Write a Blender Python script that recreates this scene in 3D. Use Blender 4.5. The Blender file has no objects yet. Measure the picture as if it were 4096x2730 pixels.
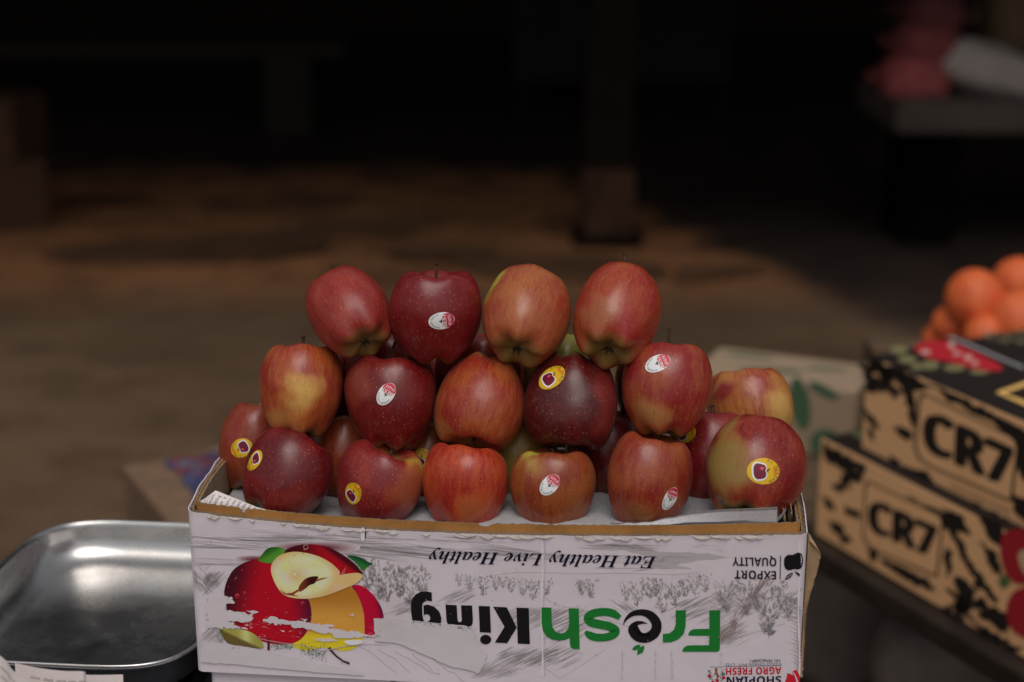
import bpy, bmesh, math, random
from mathutils import Vector, Matrix, noise
from mathutils.bvhtree import BVHTree
from mathutils.geometry import tessellate_polygon, delaunay_2d_cdt

SC = bpy.context.scene
COL = SC.collection
V = Vector
rnd = random.Random(7)

# ------------------------------------------------------------------ camera
HC, PITCH, FPX = 1.6, math.radians(16.9), 6400.0
cam = bpy.data.cameras.new("camera")
cam_ob = bpy.data.objects.new("camera", cam)
COL.objects.link(cam_ob)
cam_ob.location = (0, 0, HC)
cam_ob.rotation_euler = (math.radians(90) - PITCH, 0, 0)
cam.sensor_width = 36.0
cam.lens = 36.0 * FPX / 4096.0
cam.clip_start = 0.05
cam.clip_end = 400
cam.dof.use_dof = True
cam.dof.focus_distance = 1.375
cam.dof.aperture_fstop = 3.1
SC.camera = cam_ob

# ------------------------------------------------------------------ sky, sun, exposure
SUN_DIR = V((0.02, -0.45, 0.88)).normalized()          # towards the sun
sun_el = math.asin(SUN_DIR.z)
sun_rot = math.atan2(SUN_DIR.x, SUN_DIR.y)
world = bpy.data.worlds.new("World")
SC.world = world
world.use_nodes = True
wt = world.node_tree
bg = wt.nodes["Background"]
sky = wt.nodes.new("ShaderNodeTexSky")
sky.sky_type = 'NISHITA'
sky.sun_disc = False
sky.sun_elevation = sun_el
sky.sun_rotation = sun_rot
sky.dust_density = 4.0
hsv = wt.nodes.new("ShaderNodeHueSaturation")
hsv.inputs["Saturation"].default_value = 0.22
wt.links.new(sky.outputs[0], hsv.inputs["Color"])
wt.links.new(hsv.outputs[0], bg.inputs[0])
bg.inputs[1].default_value = 0.078
sl = bpy.data.lights.new("sun", 'SUN')
sl.energy = 0.85
sl.angle = math.radians(40)
sl.color = (1.0, 0.93, 0.86)
sun = bpy.data.objects.new("sun", sl)
COL.objects.link(sun)
sun.rotation_euler = SUN_DIR.to_track_quat('Z', 'Y').to_euler()
SC.view_settings.view_transform = 'Standard'
SC.view_settings.look = 'None'
SC.view_settings.exposure = 0.0
SC.view_settings.gamma = 1.0
SC.render.engine = 'CYCLES'
SC.cycles.use_denoising = True
SC.cycles.max_bounces = 8
SC.cycles.diffuse_bounces = 4
SC.cycles.glossy_bounces = 4
SC.cycles.sample_clamp_indirect = 4.0

# ------------------------------------------------------------------ geometry of the view (used to measure, in metres, where things stand)
F_ = V((0, math.cos(PITCH), -math.sin(PITCH)))
U_ = V((0, math.sin(PITCH), math.cos(PITCH)))
R_ = V((1, 0, 0))
EYE = V((0, 0, HC))
G = 4096 / 2353.0


def ray(px, py):
    return F_ + R_ * ((px - 2048) / FPX) + U_ * ((1365 - py) / FPX)


def at_z(px, py, z):
    d = ray(px, py)
    return EYE + d * ((z - HC) / d.z)


def at_y(px, py, y):
    d = ray(px, py)
    return EYE + d * (y / d.y)


def at_plane(px, py, p, n):
    d = ray(px, py)
    return EYE + d * ((p - EYE).dot(n) / d.dot(n))


def depth(p):
    return (p - EYE).dot(F_)


def lin(c):
    return tuple(((x / 255) / 12.92 if x / 255 <= 0.04045 else ((x / 255 + 0.055) / 1.055) ** 2.4) for x in c)


def alb(c, k=2.15):
    return tuple(min(0.92, x * k) for x in lin(c))


def lerp(a, b, t):
    t = max(0.0, min(1.0, t))
    return tuple(x + (y - x) * t for x, y in zip(a, b))


def sstep(a, b, x):
    t = max(0.0, min(1.0, (x - a) / (b - a)))
    return t * t * (3 - 2 * t)


def nz(x, y=0.0, z=0.0):
    return noise.noise(V((x, y, z)))


# ------------------------------------------------------------------ materials
class NT:
    def __init__(self, name):
        self.m = bpy.data.materials.new(name)
        self.m.use_nodes = True
        self.t = self.m.node_tree
        self.b = self.t.nodes["Principled BSDF"]

    def n(self, kind, **kw):
        nd = self.t.nodes.new("ShaderNode" + kind)
        for k, v in kw.items():
            setattr(nd, k, v)
        return nd

    def l(self, a, b):
        self.t.links.new(a, b)

    def set(self, **kw):
        for k, v in kw.items():
            self.b.inputs[k.replace("_", " ")].default_value = v

    def noise(self, vec, scale, detail=3.0, rough=0.55, stretch=None):
        if stretch:
            mp = self.n("Mapping")
            mp.inputs["Scale"].default_value = stretch
            self.l(vec, mp.inputs[0])
            vec = mp.outputs[0]
        nd = self.n("TexNoise")
        nd.inputs["Scale"].default_value = scale
        nd.inputs["Detail"].default_value = detail
        nd.inputs["Roughness"].default_value = rough
        self.l(vec, nd.inputs["Vector"])
        return nd.outputs["Fac"]

    def ramp(self, fac, lo, hi, a=0.0, b=1.0):
        nd = self.n("MapRange")
        nd.interpolation_type = 'SMOOTHSTEP'
        for i, v in zip((1, 2, 3, 4), (lo, hi, a, b)):
            nd.inputs[i].default_value = v
        self.l(fac, nd.inputs[0])
        return nd.outputs[0]

    def mix(self, fac, a, b, blend='MIX'):
        nd = self.n("MixRGB", blend_type=blend)
        for i, v in enumerate((fac, a, b)):
            if hasattr(v, "is_linked"):
                self.l(v, nd.inputs[i])
            elif i == 0:
                nd.inputs[0].default_value = v
            else:
                nd.inputs[i].default_value = (*v[:3], 1)
        return nd.outputs[0]

    def math(self, op, a, b=0.0):
        nd = self.n("Math", operation=op)
        for i, v in enumerate((a, b)):
            if hasattr(v, "is_linked"):
                self.l(v, nd.inputs[i])
            else:
                nd.inputs[i].default_value = v
        return nd.outputs[0]

    def bump(self, h, strength=0.3, dist=0.002):
        nd = self.n("Bump")
        nd.inputs["Strength"].default_value = strength
        nd.inputs["Distance"].default_value = dist
        self.l(h, nd.inputs["Height"])
        self.l(nd.outputs[0], self.b.inputs["Normal"])

    def obj(self):
        return self.n("TexCoord").outputs["Object"]

    def attr(self, name, out="Color"):
        nd = self.n("Attribute", attribute_name=name)
        return nd.outputs[out]


def simple(name, col, rough=0.7, var=0.25, scale=8.0, bump=0.2, bdist=0.003, metal=0.0, spec=0.3, stretch=None, col2=None):
    t = NT(name)
    o = t.obj()
    f = t.noise(o, scale, 5, 0.6, stretch)
    c2 = col2 or tuple(x * (1 - var) for x in col)
    c = t.mix(t.ramp(f, 0.35, 0.65), col, c2)
    f2 = t.noise(o, scale * 7, 3)
    c = t.mix(t.ramp(f2, 0.3, 0.7, 0.0, 0.35), c, tuple(x * (1 - var) for x in col))
    t.l(c, t.b.inputs["Base Color"])
    t.set(Roughness=rough, Metallic=metal)
    t.b.inputs["Specular IOR Level"].default_value = spec
    if bump:
        t.bump(f2, bump, bdist)
    return t.m


PAPER = alb((166, 158, 163))


def mat_print(name, rough=0.55, spec=0.16, cor=True, vert=1.0):
    """coated board: ink from the mesh's colour attribute, worn off to the bare paper where 'wear' says so"""
    t = NT(name)
    o = t.obj()
    col = t.attr("ink")
    wear = t.attr("wear", "Fac")
    f = t.noise(o, 260, 6, 0.7, (1, 1, 3.2))
    f1 = t.noise(o, 60, 3, 0.6, (1, 1, 2.5))
    s = t.math('ADD', t.math('MULTIPLY', f, 0.6), t.math('MULTIPLY', f1, 0.4))
    s = t.math('ADD', s, wear)
    k = t.ramp(s, 0.98, 1.02)
    c = t.mix(k, col, alb((158, 151, 153)))
    # soft soiling
    d = t.ramp(t.noise(o, 14, 5, 0.65), 0.52, 0.78, 0.0, 0.22)
    c = t.mix(d, c, t.mix(1.0, c, (0.62, 0.53, 0.46), 'MULTIPLY'))
    d2 = t.ramp(t.noise(o, 420, 2, 0.5), 0.70, 0.76, 0.0, 0.30)
    c = t.mix(d2, c, t.mix(1.0, c, (0.4, 0.35, 0.3), 'MULTIPLY'))
    t.l(c, t.b.inputs["Base Color"])
    t.set(Roughness=rough)
    t.b.inputs["Specular IOR Level"].default_value = spec
    if cor:
        w = t.attr("along", "Fac")
        sn = t.math('SINE', t.math('MULTIPLY', w, 2 * math.pi / 0.0071))
        big = t.noise(o, 16, 3, 0.5)
        fine = t.noise(o, 700, 2, 0.5)
        wob = t.noise(o, 9, 1, 0.5, (1, 1, 0.25))
        h = t.math('ADD', t.math('MULTIPLY', sn, t.math('MULTIPLY', t.ramp(wob, .40, .75), 0.055)), t.math('MULTIPLY', big, 2.4))
        h = t.math('ADD', h, t.math('MULTIPLY', fine, 0.05))
        t.bump(h, 0.55, 0.0022)
    return t.m


def mat_kraft(name, col, rough=0.85):
    t = NT(name)
    o = t.obj()
    f = t.noise(o, 30, 5, 0.6)
    f2 = t.noise(o, 500, 3, 0.6, (1, 1, 0.4))
    c = t.mix(t.ramp(f, 0.35, 0.7), col, tuple(x * 0.72 for x in col))
    c = t.mix(t.ramp(f2, 0.5, 0.8, 0, 0.4), c, tuple(x * 0.5 for x in col))
    t.l(c, t.b.inputs["Base Color"])
    t.set(Roughness=rough)
    t.b.inputs["Specular IOR Level"].default_value = 0.2
    t.bump(f2, 0.35, 0.0008)
    return t.m


def mat_apple():
    t = NT("apple_skin")
    o = t.obj()
    ca, cb = t.attr("skin_a"), t.attr("skin_b")
    mer = t.attr("meridian", "Vector")
    bias = t.attr("blush", "Fac")
    st = t.noise(mer, 1.0, 5, 0.68, (8, 8, 1.9))
    st2 = t.noise(mer, 1.0, 4, 0.65, (26, 26, 5.0))
    mott = t.noise(o, 45, 4, 0.6)
    s = t.math('ADD', t.math('MULTIPLY', st, 0.50), t.math('MULTIPLY', st2, 0.24))
    s = t.math('ADD', s, t.math('MULTIPLY', mott, 0.26))
    s = t.math('ADD', s, bias)
    k = t.ramp(s, 0.33, 0.64)
    c = t.mix(k, cb, ca)
    grain = t.noise(o, 330, 4, 0.7, (1, 1, .6))
    c = t.mix(t.ramp(grain, 0.52, 0.72, 0.0, 0.45), c, t.mix(0.55, cb, (0.30, 0.13, 0.06)))
    c = t.mix(t.ramp(st2, 0.50, 0.72, 0.0, 0.35), c, t.mix(1.0, ca, (0.55, 0.45, 0.45), 'MULTIPLY'))
    fine = t.noise(o, 900, 2, 0.6)
    c = t.mix(t.ramp(fine, 0.35, 0.7, 0.0, 0.28), c, t.mix(0.5, c, (0.0, 0.0, 0.0)))
    # lenticels
    vo = t.n("TexVoronoi")
    vo.inputs["Scale"].default_value = 330
    vo.inputs["Randomness"].default_value = 1.0
    t.l(o, vo.inputs["Vector"])
    dot = t.ramp(vo.outputs["Distance"], 0.09, 0.21, 1.0, 0.0)
    sep = t.n("SeparateColor")
    t.l(vo.outputs["Color"], sep.inputs[0])
    sel = t.ramp(sep.outputs[0], 0.15, 0.95, 0.0, 0.80)
    c = t.mix(t.math('MULTIPLY', dot, sel), c, t.mix(0.35, (0.60, 0.40, 0.25), c))
    # brown scuffs
    sc = t.ramp(t.noise(o, 95, 2, 0.5), 0.735, 0.77, 0.0, 0.6)
    c = t.mix(sc, c, (0.13, 0.06, 0.03))
    t.l(c, t.b.inputs["Base Color"])
    rr = t.ramp(t.noise(o, 40, 4, 0.6), 0.3, 0.7, 0.26, 0.42)
    t.l(rr, t.b.inputs["Roughness"])
    t.b.inputs["Specular IOR Level"].default_value = 0.5
    t.b.inputs["Sheen Weight"].default_value = 0.02
    t.b.inputs["Coat Weight"].default_value = 0.06
    t.b.inputs["Coat Roughness"].default_value = 0.16
    t.b.inputs["Sheen Roughness"].default_value = 0.5
    h = t.math('ADD', t.math('MULTIPLY', t.noise(o, 60, 3), 1.0), t.math('MULTIPLY', fine, 0.10))
    t.bump(h, 0.22, 0.0016)
    return t.m


M_PRINT = mat_print("printed_board")
M_STICK = mat_print("printed_sticker", 0.4, 0.4, False)
M_KRAFT = mat_kraft("kraft_board", (0.50, 0.335, 0.195))
M_KRAFT_O = mat_kraft("orange_kraft_board", (0.52, 0.245, 0.07))
M_KRAFT_D = mat_kraft("torn_board", (0.40, 0.29, 0.19))
M_APPLE = mat_apple()
M_STEM = simple("apple_stem", (0.10, 0.055, 0.03), 0.9, 0.5, 200, 0.5, 0.001)
M_STEMG = simple("green_stem", (0.16, 0.17, 0.05), 0.8, 0.4, 200, 0.5, 0.001)
M_CALYX = simple("calyx_sepals", (0.06, 0.042, 0.025), 0.95, 0.5, 300, 0.5, 0.001)


# ------------------------------------------------------------------ object helpers
def tag(o, label=None, cat=None, group=None, kind=None):
    for k, v in (("label", label), ("category", cat), ("group", group), ("kind", kind)):
        if v:
            o[k] = v
    return o


def empty(name, loc, label=None, cat=None, group=None):
    o = bpy.data.objects.new(name, None)
    o.empty_display_size = 0.05
    COL.objects.link(o)
    o.location = loc
    return tag(o, label, cat, group)


def mesh(name, verts, faces, mats, parent=None, smooth=False, mi=None, attrs=None, loc=None):
    """one mesh object; verts in world space, stored relative to loc (or to the parent's location)"""
    base = V(loc) if loc is not None else (parent.location.copy() if parent is not None else V((0, 0, 0)))
    if parent is not None and parent.parent is not None:
        base = base + parent.parent.location if loc is None else base
    me = bpy.data.meshes.new(name)
    me.from_pydata([tuple(V(v) - base) for v in verts], [], faces)
    if not isinstance(mats, (list, tuple)):
        mats = [mats]
    for m in mats:
        me.materials.append(m)
    if mi:
        me.polygons.foreach_set("material_index", mi)
    if smooth:
        me.polygons.foreach_set("use_smooth", [True] * len(me.polygons))
    for an, (ty, data) in (attrs or {}).items():
        a = me.attributes.new(an, ty, 'POINT')
        if ty == 'FLOAT_COLOR':
            a.data.foreach_set("color", [x for c in data for x in (*c[:3], 1.0)])
        elif ty == 'FLOAT_VECTOR':
            a.data.foreach_set("vector", [x for c in data for x in c])
        else:
            a.data.foreach_set("value", list(data))
    me.update()
    o = bpy.data.objects.new(name, me)
    COL.objects.link(o)
    if parent is not None:
        o.parent = parent
    else:
        o.location = base
    return o


class MB:
    def __init__(self):
        self.v, self.f, self.m = [], [], []

    def add(self, vs, fs, mi=0):
        k = len(self.v)
        self.v += [V(a) for a in vs]
        self.f += [tuple(i + k for i in f) for f in fs]
        self.m += [mi] * len(fs)
        return self

    def box(self, c, s, rot=None, mi=0, bev=0.0):
        """bevelled box: centre, full sizes, 3x3 rotation"""
        bm = bmesh.new()
        bmesh.ops.create_cube(bm, size=1.0)
        for v in bm.verts:
            v.co = V((v.co.x * s[0], v.co.y * s[1], v.co.z * s[2]))
        if bev:
            bmesh.ops.bevel(bm, geom=bm.edges[:], offset=bev, segments=2, affect='EDGES', profile=0.6)
        bm.verts.index_update()
        R = rot or Matrix.Identity(3)
        self.add([R @ v.co + V(c) for v in bm.verts], [[v.index for v in f.verts] for f in bm.faces], mi)
        bm.free()
        return self

    def tube(self, pts, rad, seg=8, mi=0, cap=True):
        pts = [V(p) for p in pts]
        rr = rad if isinstance(rad, (list, tuple)) else [rad] * len(pts)
        rings = []
        ref = V((0.31, 0.17, 0.93)).normalized()
        vs, fs = [], []
        for i, p in enumerate(pts):
            d = (pts[min(i + 1, len(pts) - 1)] - pts[max(i - 1, 0)]).normalized()
            a = d.cross(ref)
            if a.length < 1e-3:
                a = d.cross(V((1, 0, 0)))
            a.normalize()
            b = d.cross(a)
            for k in range(seg):
                t = 2 * math.pi * k / seg
                vs.append(p + (a * math.cos(t) + b * math.sin(t)) * rr[i])
        for i in range(len(pts) - 1):
            for k in range(seg):
                fs.append((i * seg + k, i * seg + (k + 1) % seg, (i + 1) * seg + (k + 1) % seg, (i + 1) * seg + k))
        if cap:
            fs.append(tuple(range(seg))[::-1])
            fs.append(tuple((len(pts) - 1) * seg + k for k in range(seg)))
        return self.add(vs, fs, mi)

    def grid(self, fn, nu, nv, mi=0):
        vs = [fn(i / nu, j / nv) for j in range(nv + 1) for i in range(nu + 1)]
        fs = [(j * (nu + 1) + i, j * (nu + 1) + i + 1, (j + 1) * (nu + 1) + i + 1, (j + 1) * (nu + 1) + i) for j in range(nv) for i in range(nu)]
        return self.add(vs, fs, mi)

    def build(self, name, mats, parent=None, smooth=False, loc=None, attrs=None):
        return mesh(name, self.v, self.f, mats, parent, smooth, self.m, attrs, loc)


def ell(cx, cy, rx, ry, n=28, rot=0.0):
    c, s = math.cos(rot), math.sin(rot)
    return [(cx + rx * math.cos(t) * c - ry * math.sin(t) * s, cy + rx * math.cos(t) * s + ry * math.sin(t) * c) for t in (2 * math.pi * i / n for i in range(n))]


_tc = {}


def text_mesh(s):
    """flat outline of a line of text in the program's own face: verts (x, y), faces, width"""
    if s not in _tc:
        cu = bpy.data.curves.new("lettering", 'FONT')
        cu.body = s
        cu.resolution_u = 3
        o = bpy.data.objects.new("lettering", cu)
        COL.objects.link(o)
        dg = bpy.context.evaluated_depsgraph_get()
        ev = o.evaluated_get(dg)
        me = ev.to_mesh()
        vs = [(v.co.x, v.co.y) for v in me.vertices]
        fs = [tuple(p.vertices) for p in me.polygons]
        ev.to_mesh_clear()
        bpy.data.objects.remove(o)
        bpy.data.curves.remove(cu)
        xs = [v[0] for v in vs] or [0, 1]
        _tc[s] = (vs, fs, min(xs), max(xs))
    return _tc[s]


def bold(s, face="sans"):
    base = {"sans": (0x1D5D4, 0x1D5EE, 0x1D7EC), "serif": (0x1D400, 0x1D41A, 0x1D7CE), "ital": (0x1D468, 0x1D482, 0x1D7CE)}[face]
    out = ""
    for ch in s:
        if 'A' <= ch <= 'Z':
            out += chr(base[0] + ord(ch) - 65)
        elif 'a' <= ch <= 'z':
            out += chr(base[1] + ord(ch) - 97)
        elif '0' <= ch <= '9':
            out += chr(base[2] + ord(ch) - 48)
        else:
            out += ch
    return out


class Ink:
    """flat printing: polygons in the sheet's own 2-D coordinates, each with its colour, laid on the sheet by place(x, y, layer)"""

    def __init__(self, place):
        self.place = place
        self.v, self.f, self.c, self.w, self.a = [], [], [], [], []

    def raw(self, pts, faces, col, layer=1, wear=0.0):
        k = len(self.v)
        for p in pts:
            q = self.place(p[0], p[1], layer)
            self.v.append(q)
            self.c.append(col(p[0], p[1]) if callable(col) else col)
            self.w.append(wear(p[0], p[1]) if callable(wear) else wear)
            self.a.append(p[0])
        self.f += [tuple(i + k for i in f) for f in faces]

    def poly(self, pts, col, layer=1, wear=0.0):
        tri = tessellate_polygon([[V((p[0], p[1], 0)) for p in pts]])
        self.raw(pts, [t for t in tri], col, layer, wear)

    def grad(self, pts, col, step, layer=1, wear=0.0):
        pts = smooth_poly(pts, step)
        n = len(pts)
        xs, ys = [p[0] for p in pts], [p[1] for p in pts]
        vs = [V((p[0], p[1])) for p in pts]
        y = min(ys)
        while y < max(ys):
            x = min(xs)
            while x < max(xs):
                vs.append(V((x + rnd.uniform(-.2, .2) * step, y + rnd.uniform(-.2, .2) * step)))
                x += step
            y += step
        r = delaunay_2d_cdt(vs, [(i, (i + 1) % n) for i in range(n)], [], 1, 1e-4)
        self.raw([(p.x, p.y) for p in r[0]], [tuple(f) for f in r[2]], col, layer, wear)

    def stroke(self, pts, width, col, layer=1, wear=0.0):
        L, Rr = [], []
        n = len(pts)
        for i, p in enumerate(pts):
            a, b = pts[max(0, i - 1)], pts[min(n - 1, i + 1)]
            dx, dy = b[0] - a[0], b[1] - a[1]
            q = math.hypot(dx, dy) or 1
            w = (p[2] if len(p) > 2 else width) / 2
            L.append((p[0] - dy / q * w, p[1] + dx / q * w))
            Rr.append((p[0] + dy / q * w, p[1] - dx / q * w))
        self.raw(L + Rr, [(i, i + 1, n + i + 1, n + i) for i in range(n - 1)], col, layer, wear)

    def text(self, s, p0, p1, cap, col, layer=2, wear=0.0):
        """text from p0 to p1 along its baseline; cap = offset vector of the capitals' height"""
        vs, fs, x0, x1 = text_mesh(s)
        ex = ((p1[0] - p0[0]) / (x1 - x0), (p1[1] - p0[1]) / (x1 - x0))
        ey = (cap[0] / 0.72, cap[1] / 0.72)
        self.raw([(p0[0] + (x - x0) * ex[0] + y * ey[0], p0[1] + (x - x0) * ex[1] + y * ey[1]) for x, y in vs], fs, col, layer, wear)

    def arc_text(self, s, cx, cy, rx, ry, a0, a1, size, col, layer=2):
        for i, ch in enumerate(s):
            if ch == " ":
                continue
            a = a0 + (a1 - a0) * (i + 0.5) / len(s)
            x, y = cx + rx * math.cos(a), cy + ry * math.sin(a)
            vs, fs, x0, x1 = text_mesh(ch)
            t = a - math.pi / 2
            c, sn = math.cos(t), math.sin(t)
            k = size / 0.72
            self.raw([(x + ((px - (x0 + x1) / 2) * c - py * sn) * k, y + ((px - (x0 + x1) / 2) * sn + py * c) * k) for px, py in vs], fs, col, layer)

    def build(self, name, mat, parent, along=None):
        return mesh(name, self.v, self.f, mat, parent, False, None, {
            "ink": ('FLOAT_COLOR', self.c), "wear": ('FLOAT', self.w), "along": ('FLOAT', along(self.v) if along else [0.0] * len(self.v))})


def smooth_poly(pts, step=None, it=2):
    for _ in range(it):
        out = []
        for i in range(len(pts)):
            a, b = pts[i], pts[(i + 1) % len(pts)]
            out += [(a[0] * .75 + b[0] * .25, a[1] * .75 + b[1] * .25), (a[0] * .25 + b[0] * .75, a[1] * .25 + b[1] * .75)]
        pts = out
    return pts


def jag(pts, amp, step, seed=0, aniso=1.0):
    """ragged torn outline"""
    r = random.Random(seed)
    out = []
    for i in range(len(pts)):
        a, b = pts[i], pts[(i + 1) % len(pts)]
        L = math.hypot(b[0] - a[0], b[1] - a[1])
        k = max(1, int(L / step))
        for j in range(k):
            t = j / k
            out.append((a[0] + (b[0] - a[0]) * t + r.uniform(-amp, amp) * aniso, a[1] + (b[1] - a[1]) * t + r.uniform(-amp, amp)))
    return out


# ------------------------------------------------------------------ the ground and the market shed
M_GROUND = None


def build_setting():
    """trodden dirt in front, a brown littered patch in the yard, dark paving to the right, the far floor coloured dark for deep shade"""
    t = NT("trodden_ground")
    o = t.obj()
    sp = t.n("SeparateXYZ")
    t.l(o, sp.inputs[0])
    X, Y = sp.outputs[0], sp.outputs[1]
    big = t.noise(o, 1.1, 4, 0.6)
    n2 = t.noise(o, 3.2, 6, 0.65, (0.8, 1.25, 1))
    n3 = t.noise(o, 9.0, 5, 0.7)
    n4 = t.noise(o, 45, 3, 0.6)
    wob = t.math('MULTIPLY', t.math('SUBTRACT', n2, 0.5), 1.3)
    # plain dirt
    c = t.mix(t.ramp(big, 0.38, 0.62), (0.160, 0.102, 0.062), (0.118, 0.073, 0.044))
    c = t.mix(t.ramp(n2, 0.46, 0.66, 0.0, 0.65), c, (0.078, 0.048, 0.030))
    # brown patch
    br = t.mix(t.ramp(n2, 0.32, 0.68), (0.50, 0.222, 0.098), (0.27, 0.122, 0.056))
    br = t.mix(t.ramp(n3, 0.50, 0.70, 0.0, 0.65), br, (0.10, 0.052, 0.028))
    br = t.mix(t.ramp(big, 0.55, 0.68, 0.0, 0.7), br, (0.12, 0.066, 0.036))
    k1 = t.ramp(t.math('ADD', Y, wob), 5.55, 6.25)
    c = t.mix(k1, c, br)
    # dark paving right of a slanting line; far floor has deep shade painted in
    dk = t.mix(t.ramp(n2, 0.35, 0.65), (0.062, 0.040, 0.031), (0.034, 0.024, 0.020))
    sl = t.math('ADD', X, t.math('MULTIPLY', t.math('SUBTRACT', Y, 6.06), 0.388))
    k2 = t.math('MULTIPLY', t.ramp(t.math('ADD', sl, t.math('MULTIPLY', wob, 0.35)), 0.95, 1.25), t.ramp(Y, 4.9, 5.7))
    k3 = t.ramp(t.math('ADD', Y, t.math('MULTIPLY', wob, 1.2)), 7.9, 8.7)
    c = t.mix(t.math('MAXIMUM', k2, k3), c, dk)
    c = t.mix(t.ramp(n4, 0.3, 0.8, 0.0, 0.3), c, t.mix(1.0, c, (0.35, 0.33, 0.32), 'MULTIPLY'))
    t.l(c, t.b.inputs["Base Color"])
    t.set(Roughness=0.92)
    t.b.inputs["Specular IOR Level"].default_value = 0.12
    t.bump(n3, 0.5, 0.03)
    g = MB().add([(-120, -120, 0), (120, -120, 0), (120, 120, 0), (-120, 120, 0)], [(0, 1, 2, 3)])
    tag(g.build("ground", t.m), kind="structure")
    # market shed: back and side walls, unseen roof added to shade the yard
    shed = empty("market_shed", (0, 9, 0), "dark open market shed behind the apple stall, its unseen roof added to shade the yard", "shed")
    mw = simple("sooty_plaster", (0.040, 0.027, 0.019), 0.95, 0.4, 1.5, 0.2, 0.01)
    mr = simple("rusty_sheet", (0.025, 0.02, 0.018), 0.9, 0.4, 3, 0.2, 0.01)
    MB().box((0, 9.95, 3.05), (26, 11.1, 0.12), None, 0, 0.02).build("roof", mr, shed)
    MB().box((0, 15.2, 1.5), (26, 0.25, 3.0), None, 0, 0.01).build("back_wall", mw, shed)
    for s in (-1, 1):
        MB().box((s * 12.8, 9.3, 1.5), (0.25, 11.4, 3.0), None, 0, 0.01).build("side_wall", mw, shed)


build_setting()


# ------------------------------------------------------------------ the apple carton
ZT = HC - 0.5327                                   # height of its front rim
A = at_z(745, 2044, ZT)
B = at_z(3232, 2140, ZT)
RT = (B - A).normalized()                          # along the front, to the right
DP = V((-RT.y, RT.x, 0))                           # into the picture
NF = -DP                                           # front face's outward normal
WBOX = (B - A).length
DBOX = 0.262
HBOX = 0.152
ZB = ZT - HBOX
print("carton", A, B, WBOX, "yaw", math.degrees(math.atan2(-RT.y, RT.x)))


def loc3(u, w, z):
    return V((A.x, A.y, 0)) + RT * u + DP * w + V((0, 0, z))


def rr_path(u0, u1, w0, w1, r, step):
    """rounded rectangle, front edge first (left to right), points (u, w), counter-clockwise from above"""
    out = []

    def seg(a, b):
        n = max(2, int(math.hypot(b[0] - a[0], b[1] - a[1]) / step))
        for i in range(n):
            out.append((a[0] + (b[0] - a[0]) * i / n, a[1] + (b[1] - a[1]) * i / n))

    def arc(cx, cy, a0):
        for i in range(8):
            t = a0 + math.pi / 2 * i / 8
            out.append((cx + r * math.cos(t), cy + r * math.sin(t)))
    seg((u0 + r, w0), (u1 - r, w0)); arc(u1 - r, w0 + r, -math.pi / 2)
    seg((u1, w0 + r), (u1, w1 - r)); arc(u1 - r, w1 - r, 0)
    seg((u1 - r, w1), (u0 + r, w1)); arc(u0 + r, w1 - r, math.pi / 2)
    seg((u0, w1 - r), (u0, w0 + r)); arc(u0 + r, w0 + r, math.pi)
    return out


def ring_wall(mb, path, off, z0, topf, mi, th=0.0005):
    """thin standing sheet along a closed path, moved inwards by off, ragged top from topf(s, u, w)"""
    n = len(path)
    P = []
    s = 0.0
    for i, (u, w) in enumerate(path):
        a, b = path[i - 1], path[(i + 1) % n]
        tx, ty = b[0] - a[0], b[1] - a[1]
        q = math.hypot(tx, ty) or 1
        P.append((u, w, -ty / q, tx / q, s))
        s += math.hypot(path[(i + 1) % n][0] - u, path[(i + 1) % n][1] - w)
    vs, fs = [], []
    for (u, w, nx, ny, ss) in P:
        o = off(ss) if callable(off) else off
        zt = topf(ss, u, w)
        for k, z in ((o, z0), (o, zt - 0.004), (o - 0.0002, zt), (o + th, zt - 0.0002), (o + th, z0)):
            vs.append(loc3(u + nx * k, w + ny * k, z))
    for i in range(n):
        j = (i + 1) % n
        for k in range(4):
            fs.append((i * 5 + k, j * 5 + k, j * 5 + k + 1, i * 5 + k + 1))
    mb.add(vs, fs, mi)


def torn(seed, amp, base):
    def f(s, u, w):
        z = base + amp * (nz(s * 60, seed) * 0.7 + nz(s * 220, seed + 5) * 0.6 + nz(s * 700, seed + 9) * 0.45)
        b = nz(s * 35, seed + 20)
        if b > 0.42:
            z -= (b - 0.42) * 0.012
        return z
    return f


carton = empty("apple_carton", loc3(WBOX / 2, DBOX / 2, ZB), "open white printed fruit carton heaped with red apples, its print upside down", "carton")
path = rr_path(0.0, WBOX, 0.0, DBOX, 0.007, 0.0016)
mb = MB()


def rise(s, u, w):
    """the torn side walls stand a little higher than the front"""
    side = sstep(0.0, 0.05, w)
    return 0.007 * side * (1.0 + 0.8 * nz(s * 14, 77))




def sag(u):
    """the soft front wall has sunk between its corners"""
    t = max(0.0, min(1.0, u / WBOX))
    return 0.0110 * math.sin(math.pi * t ** 0.8)


def rim(s, u, w):
    return rise(s, u, w) - sag(u) * (1 - sstep(0.004, 0.03, w))


f0, f1 = torn(1, 0.0011, ZT), torn(2, 0.0016, ZT - 0.0012)
ring_wall(mb, path, 0.0, ZB, lambda s, u, w: f0(s, u, w) + rim(s, u, w), 0, 0.0006)
ring_wall(mb, path, lambda s: 0.0022 + 0.0013 * math.sin(s * 2 * math.pi / 0.0071), ZB + 0.1, lambda s, u, w: f1(s, u, w) - 0.001 + rim(s, u, w), 1)
f2 = torn(3, 0.0014, ZT + 0.0004)
ring_wall(mb, path, 0.0041, ZB, lambda s, u, w: f2(s, u, w) + rim(s, u, w), 1)
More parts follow.
